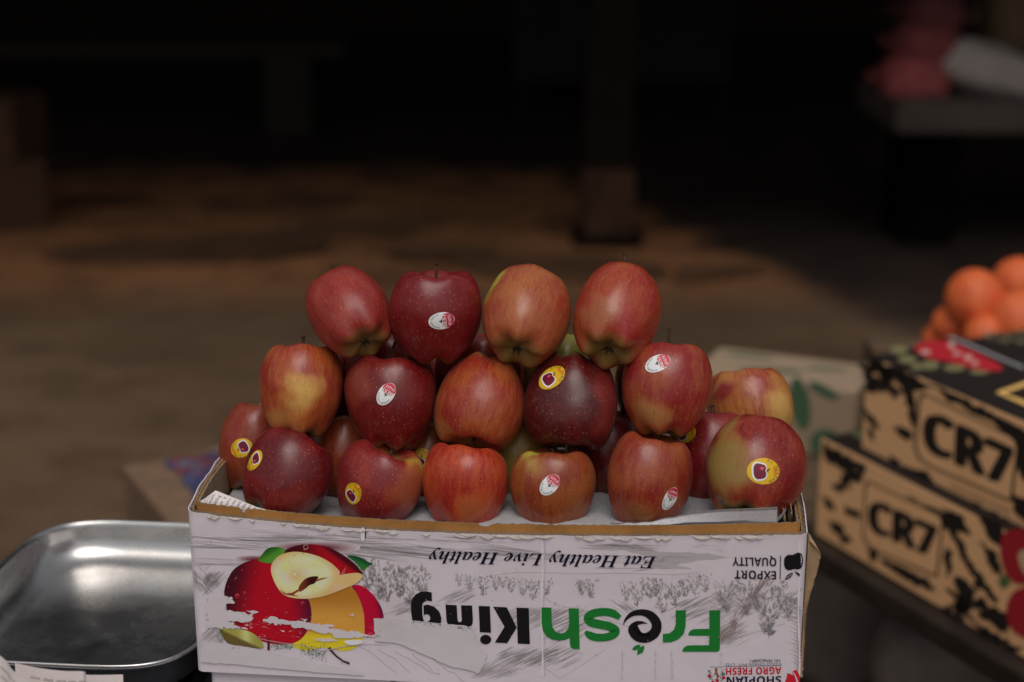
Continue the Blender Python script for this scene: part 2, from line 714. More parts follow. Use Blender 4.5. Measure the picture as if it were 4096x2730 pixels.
# shreds of the white liner folded out along the torn rim
r = random.Random(31)
for _ in range(46):
    u = r.uniform(0.01, WBOX - 0.01)
    L, h = r.uniform(0.004, 0.018), r.uniform(0.001, 0.0034)
    z = ZT - sag(u + L / 2) - r.uniform(0.0, 0.0016)
    n = 7
    vs = []
    for i in range(n + 1):
        t = i / n
        x = u + L * t
        vs += [loc3(x, -0.0002, z), loc3(x + 0.001, -0.0006 - 0.0012 * math.sin(t * math.pi), z - h * math.sin(t * math.pi) * r.uniform(.6, 1))]
    mb.add(vs, [(2 * i, 2 * i + 2, 2 * i + 3, 2 * i + 1) for i in range(n)], 2)
inkw = [PAPER] * len(mb.v)
M_WHITE = M_PRINT
wall = mb.build("outer_wall", [M_WHITE, M_KRAFT_D, simple("paper_shreds", (0.62, 0.55, 0.50), 0.8, 0.2, 300, 0.2, 0.0005)], carton, False, None, {
    "ink": ('FLOAT_COLOR', inkw), "wear": ('FLOAT', [0.0] * len(inkw)), "along": ('FLOAT', [(v - A).dot(RT) + (v - A).dot(DP) for v in mb.v])})
# inner kraft sleeve, a little taller than the outer wall, torn with a notch at the left
mb = MB()
pin = rr_path(0.0055, WBOX - 0.0055, 0.0058, DBOX - 0.0058, 0.006, 0.0016)
f3 = torn(11, 0.0006, ZT + 0.0064)


def sleeve(s, u, w):
    z = f3(s, u, w)
    if w < 0.02:
        z -= 0.006 * max(0, 1 - abs(u - 0.047) / 0.0035)
        z += 0.0018 * sstep(WBOX * 0.75, WBOX, u)
    return z + 0.5 * rise(s, u, w) - 0.95 * sag(u) * (1 - sstep(0.010, 0.04, w))


ring_wall(mb, pin, 0.0, ZB + 0.004, sleeve, 0, 0.0005)
ring_wall(mb, pin, lambda s: 0.0015 + 0.0008 * math.sin(s * 2 * math.pi / 0.0052), ZB + 0.1, lambda s, u, w: sleeve(s, u, w) - 0.0008 + 0.0008 * nz(s * 300, 4), 1)
ring_wall(mb, pin, 0.0027, ZB + 0.004, lambda s, u, w: sleeve(s, u, w) - 0.0006 + 0.0009 * nz(s * 250, 8), 1, 0.0005)
mb.build("inner_sleeve", [M_KRAFT_O, M_KRAFT_D], carton)
MB().box(loc3(WBOX / 2, DBOX / 2, ZB + 0.003), (WBOX - 0.012, DBOX - 0.012, 0.004), Matrix.Rotation(math.atan2(RT.y, RT.x), 3, 'Z')).build("bottom", M_KRAFT, carton)

# torn flap standing out of the right-hand front corner
mb = MB()


def flap(a, b):
    z = ZT - 0.010 - b * 0.128
    wdt = 0.0105 * (math.sin(min(1, b * 9) * math.pi / 2)) * (1 - sstep(0.05, 0.55, b) * .86) + 0.0008
    u = WBOX + 0.0015 + wdt * a
    w = 0.010 + 0.004 * math.sin(a * 3.0) * (1 - b) + 0.004 * b
    return loc3(u + 0.0012 * nz(b * 40, 3) * a, w, z + 0.006 * math.sin(a * math.pi) * (1 - b))


mb.grid(flap, 8, 60, 0)
mb.grid(lambda a, b: flap(a, b) + DP * 0.0022, 8, 60, 1)
k0 = 9 * 61
for j in range(60):
    for i in (0, 8):
        q = j * 9 + i
        mb.f.append((q, q + 9, q + 9 + k0, q + k0)); mb.m.append(0)
for i in range(8):
    mb.f.append((i, i + 1, i + 1 + k0, i + k0)); mb.m.append(0)
mb.build("torn_flap", [M_KRAFT, M_PRINT], carton, True)
# crumpled inner liners at the right-hand end
for q, (w0, w1, uu, zz) in enumerate(((0.016, 0.085, 0.0105, 0.020), (0.014, 0.06, 0.0165, 0.014), (0.03, 0.12, 0.013, 0.026))):
    mb = MB()

    def lin_f(a, b, w0=w0, w1=w1, uu=uu, zz=zz, q=q):
        w = w0 + (w1 - w0) * a
        u = WBOX - uu - 0.0035 * nz(a * 5, q, b * 2) - 0.002 * b
        return loc3(u, w, ZT - 0.03 + b * (0.03 + zz * (0.55 + 0.45 * math.sin(a * 2.6)) + 0.003 * nz(a * 25, q + 3)))
    mb.grid(lin_f, 40, 8)
    k0 = len(mb.v)
    mb.grid(lambda a, b: lin_f(a, b) - RT * 0.0009, 40, 8)
    for i in range(40):
        mb.f.append((8 * 41 + i, 8 * 41 + i + 1, k0 + 8 * 41 + i + 1, k0 + 8 * 41 + i)); mb.m.append(0)
    mb.build("crumpled_liner", M_KRAFT_D, carton, True)

# ------------------------------------------------------------------ what is printed on the carton's front
PF = A.copy()


def on_front(px, py, layer):
    return at_plane(px, py, PF, NF) + NF * (0.00012 * layer + 0.00003)


ink = Ink(on_front)
Zc = lambda ox, oy, s: (lambda pts: [(ox + p[0] * s, oy + p[1] * s, *[q * s for q in p[2:]]) for p in pts])
ZA = Zc(850, 2150, 750 / 2352)          # fruit picture
ZK = Zc(1600, 2150, 700 / 2195)
ZS = Zc(2000, 1950, 1400 / 2353)
ZL = Zc(2700, 2480, 600 / 2353)
Z1 = Zc(700, 1950, 1500 / 2353)
GREY = alb((128, 122, 124))
GREY2 = alb((141, 135, 137))
GREYM = alb((134, 128, 130))
GREYL = alb((146, 139, 142))
BLACK = (0.012, 0.010, 0.013)
GREEN = alb((22, 92, 36))


def hatch(x0, y0, x1, y1, n, L, ang, w=2.2, col=None, seed=0, layer=1, curve=0.0):
    col = GREYM if col is GREY or col is None else GREYL
    r = random.Random(seed)
    for _ in range(n):
        x, y = r.uniform(x0, x1), r.uniform(y0, y1)
        a = ang + r.uniform(-0.06, 0.06)
        l = L * r.uniform(0.35, 1.2)
        ww = w * r.uniform(0.3, 1.15)
        dx, dy = math.cos(a) * l / 2, math.sin(a) * l / 2
        ink.stroke([(x - dx, y - dy, 0.5), (x - dx * .4, y - dy * .4 + curve, ww), (x + dx * .4, y + dy * .4 + curve, ww), (x + dx, y + dy, 0.5)], ww, col, layer)


# sketched landscape, upside down
sk = 0.037
hatch(790, 2150, 1560, 2195, 70, 300, sk + .02, 2.4, GREY, 1)
hatch(800, 2235, 1200, 2262, 26, 240, sk, 2.2, GREY2, 2)
hatch(930, 2110, 1270, 2160, 22, 190, sk + .03, 2.0, GREY2, 33)
hatch(1150, 2140, 1440, 2165, 20, 200, sk, 2, GREY2, 3)
hatch(1440, 2190, 2080, 2228, 80, 260, sk + .07, 2.6, GREY, 4)
hatch(1640, 2150, 1960, 2172, 18, 200, sk + .02, 2, GREY2, 5)
hatch(2040, 2210, 2300, 2238, 26, 170, sk, 2, GREY2, 6)
ink.poly(jag(ZS([(700, 378), (920, 380), (1060, 430), (1420, 445), (1550, 473), (1350, 490), (1180, 520), (1300, 550), (1080, 545), (880, 570), (1010, 530), (1030, 470), (860, 430)]), 2.5, 18, 8, 2.5), GREY2, 1)
hatch(2380, 2180, 2600, 2200, 36, 160, sk, 2.4, GREY2, 7)
hatch(2400, 2222, 2730, 2275, 26, 200, sk, 2, GREY2, 8)
hatch(2780, 2175, 2960, 2205, 10, 60, sk + .1, 1.6, GREY2, 9)
for pts in (
    [(1820, 2326), (1900, 2318), (1990, 2300), (2060, 2290), (2200, 2292), (2330, 2296), (2480, 2293), (2700, 2300), (2800, 2292)],
    [(2150, 2370), (2220, 2420), (2330, 2440), (2430, 2480), (2560, 2520)],
    [(1500, 2470), (1590, 2440), (1680, 2425), (1760, 2420)],
    [(2080, 2680), (2150, 2650), (2240, 2715), (2330, 2660), (2420, 2600)],
    [(2960, 2555), (3020, 2530), (3080, 2510), (3140, 2495)],
):
    ink.stroke(smooth_line(pts) if False else pts, 2.0, GREY2, 1)


def fir(x, y, h, seed, col=None):
    """an upside-down sketched fir, tip at the bottom"""
    r = random.Random(seed)
    col = col or (GREY, GREY2, GREYM)[seed % 3]
    for i in range(int(22 + h * .42)):
        t = r.random() ** .8
        yy = y - h / 2 + h * t
        wd = h * 0.36 * (1 - t) ** 0.75 + 2
        xx = x + r.uniform(-1, 1) * wd
        a = r.uniform(-.9, .9) + (1.2 if xx > x else 1.94)
        L = r.uniform(.07, .16) * h + 3
        ink.stroke([(xx, yy, 1), (xx + math.cos(a) * L * .4, yy - math.sin(a) * L * .4 + 2, r.uniform(.03, .06) * h + 1.4), (xx + math.cos(a) * L, yy - math.sin(a) * L, .6)], 3, col, 1)
    ink.stroke([(x, y + h * .1, h * .03), (x, y + h * .36, h * .05), (x + 1, y + h * .56, 1)], 5, col, 1)


for i, (x, y, h) in enumerate((
        (1468, 2300, 120), (1515, 2325, 150), (1545, 2345, 130), (1600, 2330, 120), (1640, 2345, 150), (1690, 2330, 100), (1430, 2290, 90),
        (1838, 2322, 45), (1880, 2330, 60), (1935, 2345, 75), (1982, 2332, 60), (2010, 2330, 45), (2045, 2342, 55), (2092, 2350, 70), (2132, 2360, 80), (2188, 2350, 60),
        (2330, 2352, 60), (2365, 2355, 75), (2318, 2345, 45),
        (2505, 2365, 75), (2550, 2380, 95), (2600, 2355, 80), (2648, 2395, 120), (2700, 2375, 100), (2740, 2350, 75), (2780, 2345, 80), (2820, 2335, 70), (2625, 2350, 70))):
    fir(x, y, h, i)
for i in range(34):                                     # big firs at the right end
    r = random.Random(100 + i)
    x = r.uniform(2850, 3195)
    y = r.uniform(2325, 2430) + (x - 2850) * 0.18
    hatch(x - 18, y - 14, x + 18, y + 14, 9, 44, 0.55 if i % 2 else -0.5, 3.0, GREY2, 300 + i)
fir(3075, 2440, 215, 61, GREY2); fir(2990, 2390, 150, 62, GREY2); fir(2905, 2390, 130, 63, GREY2); fir(3150, 2400, 150, 64, GREY2)
for i in range(14):
    y = 2450 + i * 15
    ink.stroke([(3205, y + 12, 4), (3185, y + 8, 4), (3170 - (i % 3) * 8, y - 2, 1)], 3, GREY2, 1)
for i in range(12):                                     # firs at the left end
    r = random.Random(500 + i)
    hatch(760 + r.uniform(0, 130), 2260 + r.uniform(0, 60), 790 + r.uniform(0, 130), 2330 + r.uniform(0, 50), 12, 46, 0.9 if i % 2 else -0.7, 3.4, GREY, 520 + i)
# dark rock faces: slanted hatching
for q, (x0, y0, x1, y1, n) in enumerate(((2030, 2440, 2230, 2500, 80), (2010, 2600, 2200, 2650, 90), (1920, 2660, 2060, 2700, 50), (2200, 2440, 2330, 2560, 70), (2180, 2580, 2290, 2660, 46),
                                         (2700, 2400, 2830, 2470, 50), (2830, 2420, 2960, 2560, 60), (2860, 2500, 2980, 2580, 40), (1580, 2410, 1660, 2450, 22), (1790, 2370, 1890, 2410, 22),
                                         (1600, 2500, 1740, 2530, 0), (2470, 2420, 2540, 2450, 12), (820, 2520, 880, 2560, 26))):
    hatch(x0, y0, x1, y1, n, 95, -0.45 if q < 10 else (0.6 if q == 11 else -0.7), 3.6, GREY if q % 2 else GREY2, 700 + q)
for q in range(5):
    r = random.Random(900 + q)
    x, y = 1440 + q * 70, 2590 + q * 8
    p = [(x, y)]
    for k in range(6):
        p.append((p[-1][0] + r.uniform(14, 30), p[-1][1] + r.uniform(6, 26)))
    ink.stroke(p, 3, GREY2, 1)

# fruit picture
c_ = lambda *a: alb(a)
SX = 750 / 2352


def fz(fn):
    return lambda px, py: fn((px - 850) / SX, (py - 2150) / SX)


def smear(x0, x1, yc, hh):
    pts = ZA([(x0, yc - hh), (x1, yc - hh), (x1, yc + hh), (x0, yc + hh)])

    def f(x, y):
        a = max(0, 1 - abs((x - (x0 + x1) / 2) / ((x1 - x0) / 2)) ** 2) * max(0, 1 - abs((y - yc) / hh) ** 1.6)
        return lerp(PAPER, c_(92, 24, 40), a * 1.1)
    ink.grad(pts, fz(f), 9, 2)


smear(280, 760, 270, 48)
smear(700, 1850, 130, 85)


def wearband(x, y):
    d = 0.40 * sstep(800, 1000, y) * (1 - 0.5 * sstep(1250, 1330, y))
    return d


ink.grad(ZA([(1205, 770), (1500, 640), (1740, 600), (1810, 700), (1870, 830), (1905, 980), (1912, 1180), (1885, 1290), (1790, 1400), (1650, 1430), (1500, 1400), (1380, 1375), (1200, 1425), (1060, 1400), (970, 1330), (1000, 1200), (1100, 900)]),
         fz(lambda x, y: lerp(lerp(c_(142, 92, 30), c_(170, 122, 52), sstep(700, 1050, y)), c_(205, 158, 32), sstep(1150, 1260, y))), 9, 3, fz(lambda x, y: wearband(x, y) * .85))
ink.grad(ZA([(1725, 605), (1840, 588), (1950, 650), (2060, 770), (2130, 900), (2152, 1010), (2150, 1100), (2110, 1180), (2060, 1240), (1900, 1260), (1912, 1180), (1905, 980), (1870, 830), (1810, 700)]),
         fz(lambda x, y: lerp(c_(150, 8, 40), c_(75, 8, 45), sstep(90, 165, abs((x - 1960) - (y - 900) * .25)))), 9, 3, fz(lambda x, y: wearband(x, y) * 1.0 + 0.12 * sstep(2040, 2150, x) * sstep(1000, 1050, y)))
ink.grad(ZA([(148, 730), (150, 640), (190, 520), (260, 400), (380, 320), (500, 280), (620, 258), (800, 330), (1000, 480), (1205, 760), (1245, 900), (1242, 1050), (1190, 1180), (1120, 1275), (1000, 1335), (850, 1345), (700, 1325), (560, 1280), (420, 1190), (300, 1110), (200, 1050), (185, 900)]),
         fz(lambda x, y: lerp(lerp(c_(52, 10, 22), c_(142, 8, 26), sstep(230, 640, x + (y - 600) * .25)), c_(66, 12, 34), sstep(900, 1230, x - (y - 760) * .2))), 8, 4, fz(wearband))
ink.grad(ZA([(850, 195), (1000, 110), (1180, 78), (1350, 92), (1500, 138), (1650, 220), (1780, 320), (1860, 410), (1895, 470), (1840, 520), (1500, 480), (1000, 300)]),
         fz(lambda x, y: lerp(c_(58, 6, 16), c_(140, 8, 22), sstep(1050, 1500, x) * (1 - sstep(110, 190, (x - 1600) * .75 - (y - 300) + 130)))), 8, 5)
for pts, va, vb in (([(560, 292), (620, 215), (690, 128), (780, 116), (870, 122), (930, 170), (850, 225), (745, 332), (650, 312)], (28, 74, 22), (66, 118, 36)),
                    ([(1670, 222), (1760, 222), (1870, 248), (1960, 310), (2035, 330), (1960, 350), (1885, 430), (1840, 350), (1760, 280)], (14, 52, 34), (34, 98, 36))):
    ink.grad(ZA(pts), fz(lambda x, y, va=va, vb=vb, p=pts: lerp(c_(*va), c_(*vb), sstep(-60, 60, (y - p[0][1]) + (x - p[0][0]) * (.55 if va[0] > 20 else -.45)))), 7, 6)


def cream(x, y):
    c = lerp(c_(205, 176, 122), c_(214, 186, 150), sstep(-.3, .5, nz(x * .006, y * .008)))
    e = math.hypot((x - 1200) / 470, (y - 460) / 290)
    c = lerp(c, c_(176, 120, 66), sstep(0.72, 1.05, math.hypot((x - 1130) / 420, (y - 470) / 300)) * .55)
    k = math.exp(-(((x - 1060) / 120) ** 2 + ((y - 480) / 90) ** 2))
    return lerp(c, c_(182, 128, 78), k * .6)


ink.grad(ZA([(732, 420), (742, 330), (800, 250), (880, 200), (1030, 170), (1200, 192), (1350, 236), (1480, 308), (1570, 388), (1608, 440), (1580, 474), (1700, 450), (1830, 436), (1893, 470), (1870, 520), (1800, 580), (1650, 640), (1450, 722), (1300, 757), (1150, 770), (1000, 757), (900, 722), (830, 650), (770, 540)]),
         fz(cream), 7, 7)
ink.grad(ZA([(1075, 640), (1110, 570), (1170, 510), (1250, 482), (1345, 484), (1305, 530), (1290, 575), (1215, 592), (1170, 640), (1085, 690), (1100, 650)]), fz(lambda x, y: lerp(c_(96, 40, 26), c_(44, 8, 12), sstep(1120, 1240, x))), 6, 8)
ink.poly(ZA([(845, 645), (920, 698), (1000, 690), (1090, 640), (1098, 662), (1020, 712), (1085, 734), (990, 724), (905, 710)]), c_(112, 46, 26), 8)
ink.poly(ZA([(1290, 530), (1370, 505), (1465, 497), (1390, 520), (1300, 552)]), c_(122, 70, 36), 8)
ink.poly(ZA([(1600, 470), (1640, 410), (1685, 350), (1665, 420), (1660, 455)]), c_(150, 70, 62), 8)
for x, y, r in ((315, 728, 28), (408, 692, 20), (1135, 820, 22), (668, 692, 11), (790, 905, 14), (932, 945, 18), (1160, 152, 16), (545, 440, 11), (377, 408, 10), (610, 502, 8), (405, 850, 16), (285, 525, 9), (825, 1050, 16), (550, 660, 8), (203, 615, 8)):
    ink.poly(ZA(ell(x, y, r, r * 1.1, 12)), c_(152, 48, 58), 8)
    ink.poly(ZA(ell(x + r * .2, y + r * .25, r * .6, r * .6, 10)), c_(112, 10, 28), 9)
for x, y, r in ((1037, 455, 26), (970, 300, 18), (1393, 308, 18), (1042, 545, 18), (1265, 690, 20), (978, 660, 13), (1540, 582, 16), (1265, 340, 13), (855, 470, 12), (1475, 530, 10)):
    ink.poly(ZA(ell(x, y, r * .8, r, 12)), c_(182, 148, 100), 8)
    ink.poly(ZA(ell(x + r * .12, y + r * .1, r * .62, r * .8, 10)), c_(216, 190, 150), 9)
ink.grad(ZA([(70, 1122), (150, 1138), (380, 1148), (500, 1190), (590, 1260), (640, 1330), (648, 1398), (480, 1376), (330, 1352), (190, 1332), (130, 1240)]),
         fz(lambda x, y: lerp(c_(84, 70, 34), lerp(c_(128, 124, 58), c_(160, 158, 100), math.exp(-((x - 420) / 70) ** 2)), sstep(-14, 14, (x - 70) * .47 + 1122 - y + 12))), 6, 6)
ink.poly(ZA([(690, 1262), (722, 1262), (722, 1412), (690, 1412)]), c_(72, 26, 22), 6)
ink.stroke(ZA([(1465, 1378, 34), (1500, 1430, 24), (1560, 1490, 22), (1640, 1548, 20), (1720, 1580, 30)]), 8, c_(52, 24, 28), 6)
r = random.Random(5)
for _ in range(330):
    q = r.random()
    if q < .25:
        x, y = r.uniform(60, 150), r.uniform(1160, 1330)
    elif q < .5:
        x, y = r.uniform(740, 1010), r.uniform(1335, 1400)
    else:
        x = r.uniform(1090, 1430); y = 1390 + (x - 1090) * .25 + r.gauss(0, 40)
    a = r.uniform(0, 6.28)
    l = r.uniform(7, 24)
    ink.stroke(ZA([(x, y, 4), (x + math.cos(a) * l, y + math.sin(a) * l, 5)]), 2, c_(*((58, 100, 62) if r.random() < .6 else (42, 72, 48))), 6)

# lettering, upside down
for pts in ([(1462, 880), (1615, 885), (1630, 1338), (1478, 1330)], [(1170, 868), (1340, 875), (1465, 1130), (1345, 1325), (1190, 1318), (1312, 1118)],
            [(988, 858), (1128, 862), (1142, 1195), (1002, 1188)], ell(1075, 1280, 70, 60),
            [(572, 842), (712, 848), (722, 1030), (730, 1052), (748, 1062), (765, 1058), (776, 1040), (766, 850), (905, 853), (915, 1030), (911, 1075), (895, 1108), (880, 1116), (740, 1098), (602, 1084), (588, 1060), (583, 1020)],
            [(398, 690), (330, 675), (260, 680), (195, 715), (152, 775), (138, 840), (140, 930), (155, 1038), (310, 1052), (290, 1020), (282, 960), (278, 850), (295, 815), (340, 790), (402, 802)],
            [(295, 852), (350, 842), (430, 868), (495, 930), (520, 1010), (514, 1076), (330, 1056), (350, 1054), (372, 1040), (382, 1010), (372, 978), (345, 962), (318, 963), (300, 976)]):
    ink.poly(ZK(pts), BLACK, 4)
for pts in ([(278, 806), (346, 808), (348, 905), (356, 945), (378, 972), (405, 982), (435, 975), (458, 950), (466, 912), (462, 812), (530, 814), (536, 1087), (497, 1086), (478, 1076), (470, 1050), (469, 1010), (440, 1024), (395, 1030), (350, 1022), (312, 1000), (288, 962), (279, 910)],
            [(1182, 825), (1250, 825), (1248, 930), (1235, 985), (1200, 1020), (1150, 1040), (1095, 1042), (1095, 985), (1140, 980), (1170, 955), (1182, 915)],
            [(1408, 825), (1480, 825), (1478, 1085), (1473, 1098), (1460, 1104), (1225, 1104), (1232, 1082), (1250, 1066), (1275, 1061), (1405, 1060), (1408, 997), (1265, 995), (1270, 975), (1285, 958), (1308, 951), (1408, 950)],
            [(888, 1090), (898, 1072), (915, 1060), (945, 1056), (940, 1075), (925, 1090), (905, 1094)], [(922, 1126), (925, 1095), (940, 1075), (968, 1060), (970, 1085), (958, 1110)]):
    ink.poly(ZS(pts), GREEN, 4)


def spline(pts, n=6):
    out = []
    for i in range(len(pts) - 1):
        p0, p1, p2, p3 = pts[max(0, i - 1)], pts[i], pts[i + 1], pts[min(len(pts) - 1, i + 2)]
        for k in range(n):
            t = k / n
            out.append(tuple(0.5 * (2 * b + (c - a) * t + (2 * a - 5 * b + 4 * c - d) * t * t + (3 * b - a - 3 * c + d) * t ** 3) for a, b, c, d in zip(p0, p1, p2, p3)))
    return out + [tuple(pts[-1])]


ink.stroke(ZS(spline([(806, 876, 34), (768, 850, 52), (725, 838, 54), (670, 838, 54), (615, 852, 56), (592, 880, 60), (618, 908, 60), (680, 922, 58), (740, 936, 58), (776, 964, 60), (752, 994, 56), (700, 1008, 52), (640, 1006, 52), (600, 990, 48), (574, 968, 20)])), 50, GREEN, 4)
ink.stroke(ZS(spline([(828, 922, 3), (850, 882, 18), (895, 848, 34), (960, 840, 44), (1015, 862, 58), (1052, 915, 66), (1040, 975, 68), (985, 1010, 66), (925, 1000, 66), (890, 955, 58), (910, 918, 34), (950, 908, 20), (992, 914, 2)])), 50, BLACK, 4)
ink.stroke(ZS(spline([(905, 930, 40), (925, 965, 34), (960, 990, 20), (1010, 990, 20)])), 20, BLACK, 4)
ink.text(bold("Eat Healthy Live Healthy", "ital"), (2628, 2226), (1719, 2204), (-6, 51), alb((16, 14, 34)), 4)
ink.text(bold("EXPORT"), *ZS([(1856, 562), (1578, 556)]), (0, 34), alb((20, 17, 28)), 4)
ink.text(bold("QUALITY"), *ZS([(1858, 473), (1563, 469)]), (0, 34), alb((20, 17, 28)), 4)
ink.stroke(ZS([(1886, 458), (1883, 617)]), 3.5, alb((30, 27, 36)), 4)
ink.poly(smooth_poly(ZS([(1922, 462), (1940, 450), (1962, 455), (1980, 447), (2000, 437), (2022, 440), (2034, 460), (2038, 492), (2034, 522), (2024, 545), (2000, 552), (1976, 546), (1950, 558), (1924, 552), (1910, 528), (1908, 495), (1912, 475)]), None, 1), BLACK, 4)
ink.stroke(ZS(spline([(2020, 452, 1), (2026, 480, 5), (2024, 520, 1)])), 4, PAPER, 5)
ink.poly(smooth_poly(ZS([(1914, 622), (1925, 592), (1955, 574), (1972, 572), (1960, 598), (1938, 616)])), BLACK, 4)
ink.poly(ZS([(1978, 560), (2016, 580), (2014, 600), (1992, 582)]), BLACK, 4)
ink.stroke(ZS([(1925, 608), (1962, 582)]), 2, PAPER, 5)
# the packer's mark
ink.text("+91 9596020891", *ZL([(1660, 612), (1185, 618)]), (0, 12), alb((30, 22, 52)), 4)
ink.text("COLD CHAIN PVT. LTD.", *ZL([(1664, 668), (778, 680)]), (0, 11), alb((72, 84, 92)), 4)
ink.stroke(ZL([(548, 738), (1678, 712)]), 1.8, alb((60, 74, 90)), 4)
ink.text(bold("AGRO FRESH"), *ZL([(1668, 735), (800, 750)]), (0, 28.5), alb((150, 22, 38)), 4, 0.18)
ink.text(bold("SHOPIAN"), *ZL([(1665, 878), (810, 892)]), (0, 30), alb((22, 18, 40)), 4)
ink.poly(smooth_poly(ZL([(1715, 690), (1755, 678), (1840, 720), (1920, 800), (1958, 870), (1955, 990), (1905, 1000), (1880, 900), (1825, 770), (1880, 900), (1905, 1040), (1690, 1040), (1740, 940), (1765, 850), (1755, 770)]), None, 1), alb((158, 24, 38)), 4)
ink.stroke(ZL(spline([(1822, 765, 2), (1880, 860, 16), (1915, 960, 26), (1925, 1040, 30)])), 10, PAPER, 5)
ink.stroke(ZL(spline([(650, 755, 48), (645, 810, 34), (670, 880, 30), (665, 930, 8)])), 8, alb((112, 72, 52)), 4)
ink.stroke(ZL([(650, 830, 16), (595, 860, 8)]), 8, alb((112, 72, 52)), 4)
ink.stroke(ZL([(660, 860, 16), (720, 890, 8)]), 8, alb((112, 72, 52)), 4)
r = random.Random(11)
for i in range(46):
    a = r.uniform(-0.5, 3.64)
    q = r.uniform(70, 130)
    x, y = 650 + math.cos(a) * q, 880 + math.sin(a) * q * .95 + r.uniform(-60, 0) * (abs(math.cos(a)))
    d = r.uniform(0, 6.28)
    ink.poly(ZL([(x, y), (x + 14 * math.cos(d) - 7 * math.sin(d), y + 14 * math.sin(d) + 7 * math.cos(d)), (x + 30 * math.cos(d), y + 30 * math.sin(d)), (x + 14 * math.cos(d) + 7 * math.sin(d), y + 14 * math.sin(d) - 7 * math.cos(d))]), alb((36, 84, 66)), 4)
for x, y in ((537, 875), (763, 903), (663, 945), (590, 975)):
    ink.poly(ZL(ell(x, y, 26, 25, 14)), alb((150, 20, 40)), 5)
# where tape took the print off
TORN = alb((160, 154, 156))
TORN2 = alb((163, 156, 159))
for i, (pts, am) in enumerate((
        ([(-60, 715), (240, 750), (290, 800), (200, 830), (170, 860), (200, 910), (420, 940), (520, 980), (500, 1040), (430, 1060), (200, 1040), (300, 1110), (440, 1142), (70, 1128), (-60, 1130)], 14),
        ([(430, 915), (520, 910), (595, 930), (500, 955)], 10),
        ([(630, 1035), (720, 990), (820, 990), (800, 1020), (860, 1030), (1240, 1055), (1240, 1070), (1480, 1090), (1540, 1100), (1480, 1130), (1700, 1165), (1905, 1190), (1940, 1220), (2110, 1215), (2100, 1245), (1880, 1240), (1700, 1270), (1500, 1240), (1480, 1200), (1300, 1180), (1250, 1140), (1030, 1120), (960, 1080), (780, 1085)], 15),
        ([(1115, 1010), (1205, 1025), (1160, 1045)], 6), ([(1715, 965), (1785, 958), (1790, 998)], 6), ([(860, 1155), (920, 1170), (905, 1190)], 6), ([(1250, 1270), (1450, 1260), (1600, 1290), (1400, 1310)], 8))):
    ink.poly(jag(ZA(pts), am * SX, 22 * SX, 40 + i, 2.2), TORN2, 10)
ink.poly(jag(ZK([(-330, 1010), (-60, 1010), (160, 1040), (510, 1078), (900, 1112), (930, 1115), (935, 1260), (1010, 1350), (1090, 1470), (1060, 1580), (1000, 1700), (600, 1600), (400, 1500), (0, 1330), (-300, 1290)]), 3.0, 14, 61, 1.5), TORN, 10)
ink.poly(jag(ZA([(-120, 1300), (0, 1310), (190, 1330), (480, 1378), (700, 1420), (1050, 1510), (1350, 1570), (1700, 1640), (1900, 1690), (1900, 1730), (1000, 1660), (300, 1590), (-150, 1560)]), 2.4, 12, 62, 1.5), TORN, 10)
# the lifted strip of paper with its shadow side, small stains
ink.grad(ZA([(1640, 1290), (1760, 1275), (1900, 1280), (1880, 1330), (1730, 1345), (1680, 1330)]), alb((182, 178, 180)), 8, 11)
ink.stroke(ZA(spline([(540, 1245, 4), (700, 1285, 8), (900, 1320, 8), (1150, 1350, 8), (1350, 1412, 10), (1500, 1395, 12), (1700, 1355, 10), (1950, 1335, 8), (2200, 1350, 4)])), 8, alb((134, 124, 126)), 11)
r = random.Random(21)
for _ in range(60):
    x, y = r.uniform(780, 3180), r.uniform(2110, 2700)
    ink.poly(ell(x, y, r.uniform(1, 3.2), r.uniform(1, 3), 7), alb((112, 98, 92)), 11)
for _ in range(70):                                     # scuffed dirt along a diagonal rub
    t = r.random()
    x, y = 2880 + t * 190 + r.gauss(0, 8), 2560 - t * 250 + r.gauss(0, 12)
    ink.stroke([(x, y, 1), (x + r.uniform(4, 14), y - r.uniform(6, 18), r.uniform(2, 5)), (x + 20, y - 24, 1)], 2, alb((122, 106, 102)), 11)
for _ in range(50):
    ink.stroke([(r.uniform(1650, 1920), r.uniform(2470, 2500) + 0, 2), (r.uniform(1650, 1920), 2490, 2)], 0.2, BLACK, 11) if False else None
    x = r.choice((r.uniform(1650, 1770), r.uniform(1830, 1890)))
    ink.poly(ell(x, 2481 + (x - 1650) * .1 + abs(r.gauss(0, 7)), r.uniform(1, 3), r.uniform(.8, 2), 6), BLACK, 11)
for x, y in ((1225, 2186), (2310, 2150), (2890, 2145)):
    ink.stroke(ell(x, y, 9, 9, 14), 2, alb((146, 136, 132)), 11)
for x, w_, c3 in ((2168, 11, (176, 168, 173)), (2178, 4, (150, 142, 147)), (3196, 9, (175, 167, 171))):  # worn fold lines, their highlight and darker edge painted in
    ink.stroke([(x + 3 * math.sin(q * .9), 2165 + q * 54, w_ * (.7 + .3 * math.sin(q * 2.1))) for q in range(11)], w_, alb(c3), 3)
ink.poly([(1441, 2118), (1452, 2108), (1464, 2122), (1460, 2160), (1449, 2166), (1443, 2150)], alb((178, 171, 175)), 5)  # highlight on the dent painted pale, a dark tear beside it
ink.poly([(1461, 2112), (1467, 2122), (1464, 2146), (1459, 2160), (1460, 2134)], alb((40, 30, 28)), 6)
